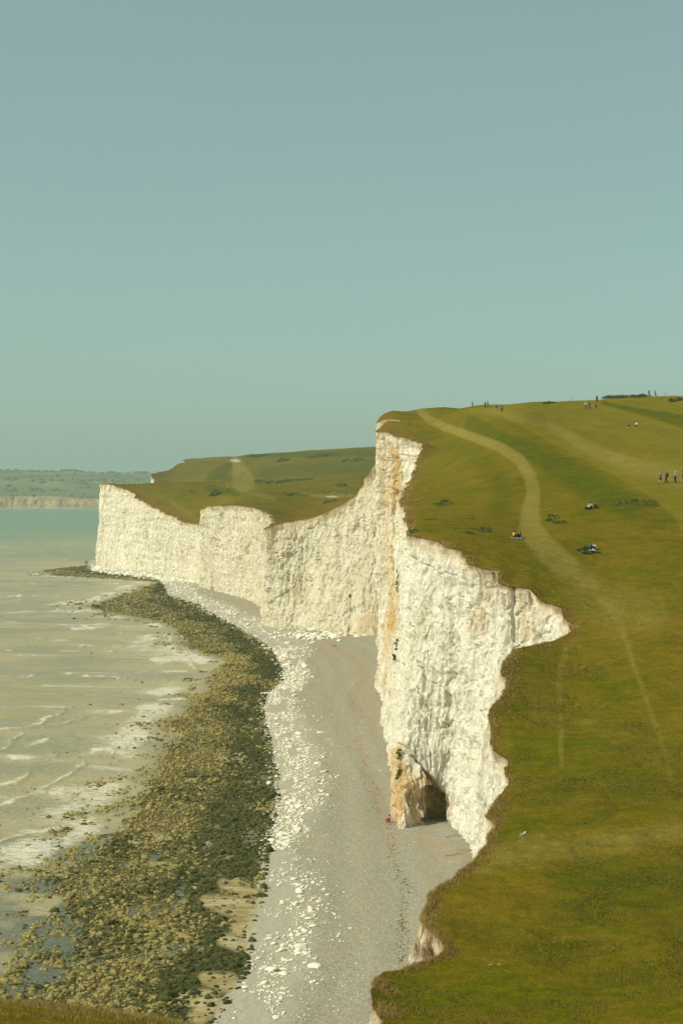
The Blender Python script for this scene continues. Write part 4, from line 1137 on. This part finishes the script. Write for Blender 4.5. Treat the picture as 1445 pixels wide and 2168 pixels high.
def pose_joints(kind):
    J = dict(pelvis=(0, 0, .94), spine=(0, .01, 1.16), chest=(0, .01, 1.36), neck=(0, .0, 1.49), head=(0, -.015, 1.60), crown=(0, -.005, 1.70))
    for s, k in ((-1, 'l'), (1, 'r')):
        J['sh' + k] = (s * .17, .01, 1.40); J['el' + k] = (s * .23, .03, 1.13); J['wr' + k] = (s * .24, -.06, .90); J['ha' + k] = (s * .24, -.09, .82)
        J['hip' + k] = (s * .09, 0, .88); J['kn' + k] = (s * .10, -.02, .48); J['an' + k] = (s * .10, .02, .08); J['to' + k] = (s * .11, -.13, .035)
    if kind == 'walk':
        J.update(knl=(-.09, -.20, .50), anl=(-.09, -.26, .09), tol=(-.09, -.41, .045), knr=(.09, .08, .47), anr=(.09, .28, .12), tor=(.09, .17, .04),
                 ell=(-.22, .12, 1.15), wrl=(-.22, .10, .92), hal=(-.22, .08, .85), elr=(.22, -.06, 1.15), wrr=(.21, -.22, .97), har=(.20, -.27, .91))
    if kind in ('sit', 'crouch'):
        b = .12 if kind == 'sit' else .30
        J = {k: (x, y + .02, z - .94 + b) for k, (x, y, z) in J.items()}
        for s, k in ((-1, 'l'), (1, 'r')):
            J['hip' + k] = (s * .09, 0, b - .01); J['kn' + k] = (s * .13, -.40, b + .30); J['an' + k] = (s * .12, -.62 if kind == 'sit' else -.30, .07); J['to' + k] = (s * .13, (-.77 if kind == 'sit' else -.45), .04)
            J['el' + k] = (s * .24, -.14, b + .28); J['wr' + k] = (s * .12, -.34, b + .34); J['ha' + k] = (s * .07, -.40, b + .36)
    return J
RD_BODY = dict(pelvis=(.135, .10), spine=(.12, .09), chest=(.145, .10), neck=.055, head=(.082, .098), crown=(.062, .075))
for k in 'lr':
    RD_BODY.update({'sh' + k: .062, 'el' + k: .045, 'wr' + k: .032, 'ha' + k: (.042, .02), 'hip' + k: .092, 'kn' + k: .062, 'an' + k: .042, 'to' + k: (.045, .03)})
def edges_for(part):
    tor = [('pelvis', 'spine'), ('spine', 'chest')]
    E = []
    if part == 'body':
        E = tor + [('chest', 'neck'), ('neck', 'head'), ('head', 'crown')]
        for k in 'lr': E += [('chest', 'sh' + k), ('sh' + k, 'el' + k), ('el' + k, 'wr' + k), ('wr' + k, 'ha' + k), ('pelvis', 'hip' + k), ('hip' + k, 'kn' + k), ('kn' + k, 'an' + k), ('an' + k, 'to' + k)]
    if part == 'jacket':
        E = list(tor)
        for k in 'lr': E += [('chest', 'sh' + k), ('sh' + k, 'el' + k), ('el' + k, 'wr' + k)]
    if part == 'shirt':
        E = list(tor)
        for k in 'lr': E += [('chest', 'sh' + k), ('sh' + k, 'el' + k)]
    if part == 'trousers':
        for k in 'lr': E += [('pelvis', 'hip' + k), ('hip' + k, 'kn' + k), ('kn' + k, 'an' + k)]
    if part == 'shorts':
        for k in 'lr': E += [('pelvis', 'hip' + k), ('hip' + k, 'kn' + k)]
    return E
M_SKIN = plain('skin', (0.50, 0.31, 0.21), 0.6, 0.06)
M_EYE = plain('eye', (0.03, 0.025, 0.02), 0.3, 0.0)
POSES = ('stand', 'walk', 'sit', 'crouch')
CLO = {}
def ball(bm, c, r, sc=(1, 1, 1), sub=2):
    bmesh.ops.create_icosphere(bm, subdivisions=sub, radius=r, matrix=Matrix.Translation(c) @ Matrix.Diagonal((*sc, 1)))
def tbox(bm, a, b, w0, w1):
    a, b = Vector(a), Vector(b); ax = (b - a).normalized(); u = ax.orthogonal().normalized(); v = ax.cross(u)
    vs = [bm.verts.new(q + (u * i + v * j) * w) for q, w in ((a, w0), (b, w1)) for i, j in ((-1, -1), (1, -1), (1, 1), (-1, 1))]
    for f in ((0, 1, 5, 4), (1, 2, 6, 5), (2, 3, 7, 6), (3, 0, 4, 7), (4, 5, 6, 7), (3, 2, 1, 0)): bm.faces.new([vs[i] for i in f])
for ps in POSES:
    J = pose_joints(ps)
    me = skin_mesh('person', J, edges_for('body'), RD_BODY, M_SKIN)
    bm = bmesh.new(); bm.from_mesh(me)
    hx, hy, hz = J['head']
    tbox(bm, (hx, hy - .085, hz + .03), (hx, hy - .118, hz - .01), .012, .017)          # nose
    for s in (-1, 1): ball(bm, (hx + s * .088, hy + .005, hz), .026, (.4, .8, 1.2), 1)   # ears
    for k, s in (('l', -1), ('r', 1)):                                                   # fingers and thumb
        w, h = Vector(J['wr' + k]), Vector(J['ha' + k]); ax = (h - w).normalized(); side = ax.orthogonal().normalized()
        if abs(side.x) > 0.8: side = ax.cross(side)
        for i, ln in enumerate((.055, .068, .064, .048)):
            b0 = h + side * (.014 * (i - 1.5)) + ax * .015
            tbox(bm, b0, b0 + ax * ln * .9 + Vector((-s * .012, -.01, 0)), .0085, .006)
        tbox(bm, h - ax * .02 + side * .03, h + ax * .02 + side * .055, .010, .007)
    nf = len(bm.faces)
    for s in (-1, 1): ball(bm, (hx + s * .033, hy - .088, hz + .03), .012, (1, .6, .8), 1)
    bm.faces.ensure_lookup_table()
    for f in bm.faces[nf:]: f.material_index = 1
    bm.to_mesh(me); bm.free(); me.materials.append(M_EYE)
    CLO[ps, 'body'] = me
    g = lambda part, f: {k: tuple(x * f + .012 for x in (r if isinstance(r, tuple) else (r, r))) for k, r in RD_BODY.items()}
    for part in ('jacket', 'shirt', 'trousers', 'shorts'):
        JJ = dict(J)
        if part in ('jacket', 'shirt'):
            p = Vector(J['pelvis']); JJ['pelvis'] = tuple(p + Vector((0, 0, .0)))
        Rr = g(part, 1.12)
        if part in ('trousers', 'shorts'): Rr['pelvis'] = (.145, .112)
        if part == 'shorts':
            for k in 'lr': JJ['kn' + k] = tuple(Vector(J['hip' + k]).lerp(Vector(J['kn' + k]), .85)); Rr['kn' + k] = (.095, .095)
        if part == 'trousers':
            for k in 'lr': Rr['an' + k] = (.065, .065)
        if part == 'shirt':
            for k in 'lr': JJ['el' + k] = tuple(Vector(J['sh' + k]).lerp(Vector(J['el' + k]), .8)); Rr['el' + k] = (.068, .068)
        CLO[ps, part] = skin_mesh(part, JJ, edges_for(part), Rr, M_SKIN)
    bm = bmesh.new(); ball(bm, (hx, hy + .022, hz + .035), .112, (.92, 1.0, 1.0))          # hair cap, face left free
    for v in bm.verts:
        if v.co.y < hy - .035 and v.co.z < hz + .075: v.co.y = hy - .035 + (v.co.y - hy) * .05
        if v.co.z < hz - .06: v.co.z = hz - .06
    me = bpy.data.meshes.new('hair'); bm.to_mesh(me); bm.free(); me.materials.append(M_SKIN); CLO[ps, 'hair'] = me
    bm = bmesh.new(); ball(bm, (hx, hy + .01, hz + .075), .112, (1, 1.08, .75))
    for v in bm.verts:
        if v.co.z < hz + .05: v.co.z = hz + .05; v.co.x *= 1.35; v.co.y = hy + (v.co.y - hy) * 1.4
    me = bpy.data.meshes.new('hat'); bm.to_mesh(me); bm.free(); me.materials.append(M_SKIN); CLO[ps, 'hat'] = me
    cx_, cy_, cz_ = J['chest']
    bm = bmesh.new(); ball(bm, (cx_, cy_ + .20, cz_ - .13), .2, (.85, .62, 1.25))
    for s in (-1, 1):
        tbox(bm, (s * .10, cy_ + .10, cz_ + .10), (s * .10, cy_ - .125, cz_ + .02), .022, .02); tbox(bm, (s * .10, cy_ - .125, cz_ + .02), (s * .11, cy_ + .08, cz_ - .28), .02, .018)
    me = bpy.data.meshes.new('backpack'); bm.to_mesh(me); bm.free(); me.materials.append(M_SKIN); CLO[ps, 'backpack'] = me
    bm = bmesh.new()
    for k in 'lr':
        a, b = Vector(J['an' + k]), Vector(J['to' + k])
        c = (a + b) / 2; ang = math.atan2(b.x - a.x, -(b.y - a.y))
        bmesh.ops.create_icosphere(bm, subdivisions=2, radius=.5, matrix=Matrix.Translation((c.x, c.y - .01, .05)) @ Matrix.Rotation(ang, 4, 'Z') @ Matrix.Diagonal((.11, .29, .12, 1)))
    for v in bm.verts: v.co.z = max(v.co.z, 0.004)
    me = bpy.data.meshes.new('shoes'); bm.to_mesh(me); bm.free(); me.materials.append(M_SKIN); CLO[ps, 'shoes'] = me
for me in CLO.values():
    me.polygons.foreach_set('use_smooth', np.ones(len(me.polygons), bool))
CM = {}
PAL = dict(black=(.018, .018, .02), navy=(.02, .03, .07), blue=(.03, .12, .30), denim=(.07, .12, .22), teal=(.06, .16, .18), red=(.55, .06, .05), maroon=(.12, .025, .02), orange=(.85, .33, .02), white=(.80, .78, .72), grey=(.30, .30, .29), brown=(.12, .07, .04),
           khaki=(.26, .22, .13), paleblue=(.42, .56, .66), cream=(.75, .66, .46), blond=(.42, .28, .12), dark=(.03, .02, .015), pink=(.62, .30, .30))
def cmat(c):
    if c not in CM: CM[c] = plain('cloth_' + c, PAL[c], 0.85, 0.1)
    return CM[c]

def person(px_, py_, pose, top, topc, low, lowc, hair, rz, label, extra=(), h=1.0, group=None, dz=0.0, crest=None):
    hh = hit(px_, py_) if crest is None else None
    if crest is not None:
        x = (px_ - CX) / F * crest; loc = Vector((x, crest, float(land_z(x, crest))))
    else: loc = hh[0]
    if pose == 'crouch': loc = Vector(on_beach(px_, py_, 0.25))
    b = link('person', CLO[pose, 'body'], loc=loc - Vector((0, 0, 0.02)) + Vector((0, 0, dz)), rot=(0, 0, rz), scale=(h, h, h))
    set_props(b, label, 'person', group)
    def wear(part, c, nm=None):
        o = link(nm or part, CLO[pose, part], b)
        o.material_slots[0].link = 'OBJECT'; o.material_slots[0].material = cmat(c)
    wear(top, topc); wear(low, lowc); wear('hair', hair); wear('shoes', 'black' if lowc != 'white' else 'brown')
    for part, c in extra: wear(part, c)
    return b
AWAY, TOWARD, LEFTW, RIGHTW = math.pi, 0.0, -math.pi / 2, math.pi / 2
ST = 'walkers on the near hill'
person(999, 864, 'stand', 'jacket', 'maroon', 'trousers', 'brown', 'dark', LEFTW, 'lone dark walker on the skyline left of the others', [('backpack', 'cream')], group=ST)
person(1026, 863, 'stand', 'jacket', 'khaki', 'trousers', 'black', 'blond', 0.6, 'smaller brown walker of the skyline pair', h=0.92, group=ST)
person(1031.5, 862.5, 'walk', 'jacket', 'navy', 'trousers', 'denim', 'dark', RIGHTW, 'taller navy walker of the skyline pair', group=ST)
person(1050.5, 872.5, 'walk', 'jacket', 'navy', 'shorts', 'grey', 'dark', AWAY, 'walker in navy top and grey shorts left of the red one below the skyline', group=ST)
person(1061.5, 871.5, 'stand', 'jacket', 'red', 'trousers', 'black', 'dark', TOWARD, 'walker in rust red jacket and black trousers below the skyline', [('backpack', 'maroon')], group=ST)
person(1239, 866, 'walk', 'jacket', 'white', 'trousers', 'black', 'dark', 0.4, 'walker in white top and dark trousers at the left of a trio', group=ST)
person(1246.5, 866, 'walk', 'jacket', 'brown', 'trousers', 'black', 'dark', 0.9, 'walker in brown top in the middle of a trio', group=ST)
person(1260.5, 865.5, 'walk', 'shirt', 'red', 'trousers', 'navy', 'dark', 0.2, 'walker in red shirt and navy trousers at the right of a trio', group=ST)
person(1262.5, 852, 'stand', 'jacket', 'black', 'trousers', 'black', 'dark', AWAY, 'dark figure on the crest just behind the red shirted walker', group=ST)
person(1330, 909, 'walk', 'shirt', 'red', 'shorts', 'black', 'blond', AWAY, 'walker in red shirt and black shorts on open grass', group=ST)
person(1346, 910, 'walk', 'shirt', 'white', 'shorts', 'black', 'dark', AWAY, 'walker in white shirt and black shorts on open grass', group=ST)
person(1373, 841, 'walk', 'jacket', 'blue', 'trousers', 'denim', 'dark', RIGHTW, 'walker in blue jacket with brown backpack on the right skyline', [('backpack', 'brown')], group=ST, crest=455)
person(1386, 840, 'walk', 'shirt', 'white', 'trousers', 'denim', 'dark', RIGHTW, 'walker in white shirt with dark backpack on the right skyline', [('backpack', 'black')], group=ST, crest=452)
person(1397, 1024, 'walk', 'jacket', 'maroon', 'shorts', 'black', 'blond', LEFTW + 0.4, 'walker in maroon top and black shorts leading the group at right', group=ST)
person(1409.5, 1023, 'walk', 'jacket', 'blue', 'trousers', 'black', 'dark', LEFTW - 0.5, 'walker in blue jacket carrying a big black bag', [('backpack', 'black')], group=ST, h=1.02)
person(1428, 1022, 'walk', 'jacket', 'grey', 'trousers', 'black', 'blond', AWAY, 'walker in white hat and grey hoodie', [('hat', 'cream')], group=ST)
person(1443, 1022.5, 'walk', 'jacket', 'teal', 'shorts', 'khaki', 'dark', LEFTW, 'walker in teal jacket and khaki shorts at the right edge', [('hat', 'navy')], group=ST, h=1.05)
person(1087, 1138, 'sit', 'jacket', 'orange', 'trousers', 'black', 'dark', 2.6, 'seated person in bright orange top on a blanket', group='people sitting on the grass')
person(1099, 1138, 'sit', 'jacket', 'black', 'trousers', 'black', 'dark', -0.3, 'seated person in black beside the orange top', group='people sitting on the grass')
person(1245, 1079, 'sit', 'shirt', 'paleblue', 'trousers', 'black', 'blond', -0.9, 'seated person in pale top near the long shrub', group='people sitting on the grass')
person(1250, 1077, 'sit', 'shirt', 'pink', 'trousers', 'black', 'dark', -0.4, 'seated person in pink half hidden behind the pale top', group='people sitting on the grass')
person(1259.5, 1076, 'sit', 'jacket', 'black', 'trousers', 'black', 'dark', 0.3, 'seated person in black right of the pale top', group='people sitting on the grass')
person(1248.5, 1163, 'sit', 'jacket', 'denim', 'trousers', 'navy', 'dark', 1.0, 'seated person in blue denim leaning to the pale blue one', group='people sitting on the grass')
person(1257, 1164, 'sit', 'jacket', 'paleblue', 'trousers', 'denim', 'brown', -0.5, 'seated person in pale blue right of the dark weeds', group='people sitting on the grass')
person(823.5, 1744, 'crouch', 'jacket', 'red', 'trousers', 'red', 'dark', LEFTW, 'crouching person in red with blue hat at the cliff foot', [('hat', 'blue')])
FP = [(275.5, 1020.5, 'black', 'lone dark figure on the far headland crest'), (311, 1018.5, 'navy', 'left figure of a tight row on the far headland'), (315, 1018.5, 'maroon', 'second figure of the tight row on the far headland'), (320, 1018.5, 'black', 'figure against the distant white tip'), (334, 1018.5, 'grey', 'grey figure right of the distant white tip'), (351, 1019, 'paleblue', 'pale figure on the far crest'),
      (377, 1020, 'white', 'white figure on the far crest'), (382, 1020, 'khaki', 'khaki figure beside the white one on the far crest'), (404, 1042.5, 'black', 'dark left figure of three on the far slope'), (410, 1042.5, 'navy', 'dark right figure of three on the far slope'), (419.5, 1048, 'pink', 'pink figure below two dark ones on the far slope'), (284, 1027, 'black', 'figure resting near the far headland edge'),
      (482, 1037, 'white', 'white left figure above the square bluff'), (486, 1035, 'grey', 'grey right figure above the square bluff'), (506, 1005, 'white', 'white figure on the pale chalk track'), (513, 1005, 'grey', 'grey figure on the pale chalk track'), (516, 1003, 'black', 'dark figure on the pale chalk track'),
      (644, 1050, 'white', 'lone white figure left of the far group'), (685, 1047, 'brown', 'brown figure starting the far group'), (691, 1048, 'maroon', 'maroon figure in the far group'), (695.5, 1047, 'black', 'black figure in the far group'), (708, 1048, 'paleblue', 'pale blue figure in the far group'), (714.5, 1050, 'khaki', 'khaki figure in the far group'), (729, 1050, 'denim', 'denim figure near the end of the far group'), (734, 1049, 'navy', 'navy figure ending the far group')]
for i, (a, b, c, lab) in enumerate(FP):
    person(a, b, 'walk' if i % 3 else 'stand', 'jacket', c, 'trousers', ('black', 'denim', 'navy')[i % 3], 'dark', i * 1.3, lab, group='tiny figures on the far hills')

# picnic blanket under the orange pair
def blanket(px_, py_, w, d_, label, c):
    loc, _ = hit(px_, py_)
    xs, ys = np.meshgrid(np.linspace(-w / 2, w / 2, 18), np.linspace(-d_ / 2, d_ / 2, 12))
    zs = land_z(xs + loc.x, ys + loc.y); zs = zs - zs[6, 9] + 0.05 + 0.03 * fbm(xs * 3, ys * 3, 0, 3, 181)
    top = np.stack([xs, ys, zs], -1).reshape(-1, 3)
    o = link('picnic_blanket', mesh_np('picnic_blanket', top, [grid_faces(12, 18)], cmat(c)), loc=loc)
    o.modifiers.new('thick', 'SOLIDIFY').thickness = 0.015
    set_props(o, label, 'blanket')
blanket(1093, 1139.5, 1.5, 1.2, 'pale grey picnic blanket under the orange and black seated pair', 'grey')
blanket(1253.5, 1164.5, 0.9, 1.0, 'white sheet under the pale blue seated pair', 'white')

# ------------------------------------------------------------------ gulls
M_GW = plain('gull_white', (0.80, 0.79, 0.74), 0.7, 0.03); M_GG = plain('gull_grey', (0.40, 0.40, 0.38), 0.7, 0.05); M_GY = plain('gull_beak', (0.70, 0.42, 0.06), 0.5, 0.0)
def gull(loc, rz, label, flying=False, group=None):
    J = dict(pelvis=(0, .08, .24), spine=(0, -.05, .28), neck=(0, -.12, .36), head=(0, -.14, .42), face=(0, -.165, .42), tail=(0, .24, .20))
    Rr = dict(pelvis=(.06, .06), spine=(.07, .075), neck=.04, head=.042, face=.032, tail=(.03, .012))
    b = link('gull', skin_mesh('gull', J, [('pelvis', 'spine'), ('spine', 'neck'), ('neck', 'head'), ('head', 'face'), ('pelvis', 'tail')], Rr, M_GW), loc=loc, rot=(0, 0, rz), scale=(1.15,) * 3)
    set_props(b, label, 'gull', group)
    bm = bmesh.new(); tbox(bm, (0, -.19, .418), (0, -.25, .405), .012, .004)
    me = bpy.data.meshes.new('beak'); bm.to_mesh(me); bm.free(); me.materials.append(M_GY); link('beak', me, b)
    for s in (-1, 1):
        if flying:
            JW = dict(pelvis=(s * .04, -.02, .30), a=(s * .28, -.08, .40), c=(s * .58, .03, .36), t=(s * .78, .12, .32))
            wm = skin_mesh('wing', JW, [('pelvis', 'a'), ('a', 'c'), ('c', 't')], dict(pelvis=(.10, .02), a=(.085, .015), c=(.055, .01), t=(.012, .006)), M_GW)
        else:
            JW = dict(pelvis=(s * .055, -.06, .31), a=(s * .062, .08, .28), t=(s * .03, .30, .215))
            wm = skin_mesh('wing', JW, [('pelvis', 'a'), ('a', 't')], dict(pelvis=(.022, .05), a=(.02, .055), t=(.008, .012)), M_GG)
        link('wing', wm, b)
        bm = bmesh.new(); tbox(bm, (s * .03, .03, .21), (s * .03, .02, .01), .007, .006); tbox(bm, (s * .03, .02, .008), (s * .03, -.06, .008), .008, .02)
        me = bpy.data.meshes.new('leg'); bm.to_mesh(me); bm.free(); me.materials.append(M_GY); link('leg', me, b)
    return b
gull(hit(1107, 1777)[0], 2.2, 'white and grey gull standing on the worn turf')
p = on_beach(282, 1584); gull(Vector((p[0], p[1], 0.35)), 2.0, 'white gull with spread wings over the shallows', True)
p = on_beach(233, 1783); gull(Vector((p[0], p[1], 0.15)), 1.2, 'white gull standing on rocks at the water edge')

# ------------------------------------------------------------------ posts, driftwood, red sheet
for a, lab, hgt in ((1406, 'left thin post of a pair on the right skyline', 1.15), (1410.5, 'right thin post of a pair on the right skyline', 0.8), (1208, 'single thin post on the skyline left of the trio', 0.9)):
    d = 462.0; x = (a - CX) / F * d
    z = float(land_z(x, d))
    r = link('post', sticks_mesh('post', [((0, 0, -0.3), (0.02, 0, hgt), 0.06)], M_WOOD, taper=0.85, nside=8), loc=(x, d, z))
    set_props(r, lab, 'post', 'thin posts on the skyline')
for i, (a, b, ln, rz, lab) in enumerate(((958, 1782, 2.0, 0.4, 'straw coloured driftwood pole above the others under the cave'), (962, 1822, 2.6, 0.6, 'longest driftwood branch at the near cliff foot'), (985, 1812, 1.6, -0.2, 'short driftwood branch beside the cliff foot'))):
    loc = Vector(on_beach(a, b)); loc.z = float(beach_z(loc.x, loc.y)) + 0.06
    segs = [((-ln / 2, 0, 0), (ln / 2, 0.1, 0.06), 0.045), ((0.1, 0.02, 0.02), (ln * 0.35, 0.45, 0.22), 0.04), ((-ln * 0.2, 0, 0), (-ln * 0.05, -0.4, 0.12), 0.03)]
    set_props(link('driftwood', sticks_mesh('driftwood', segs, plain('bleached_wood', (0.50, 0.38, 0.21), var=0.2)), loc=loc, rot=(0, 0, rz)), lab, 'driftwood', 'driftwood under the cliff')
loc = Vector(on_beach(706, 1372)); loc.z = float(beach_z(loc.x, loc.y))
xs, ys = np.meshgrid(np.linspace(-.55, .55, 16), np.linspace(-.45, .45, 12))
zs = 0.30 * np.abs(xs) / 0.55 * sstep(-0.5, 0.3, xs) + 0.10 * fbm(xs * 3, ys * 3, 0, 3, 191) + 0.14
o = link('crumpled_sheet', mesh_np('crumpled_sheet', np.stack([xs, ys, zs], -1).reshape(-1, 3), [grid_faces(12, 16)], cmat('red')), loc=loc, rot=(0, 0, 0.4))
o.modifiers.new('thick', 'SOLIDIFY').thickness = 0.03
set_props(o, 'small crumpled red sheet on the shingle by the rock fall', 'sheet')
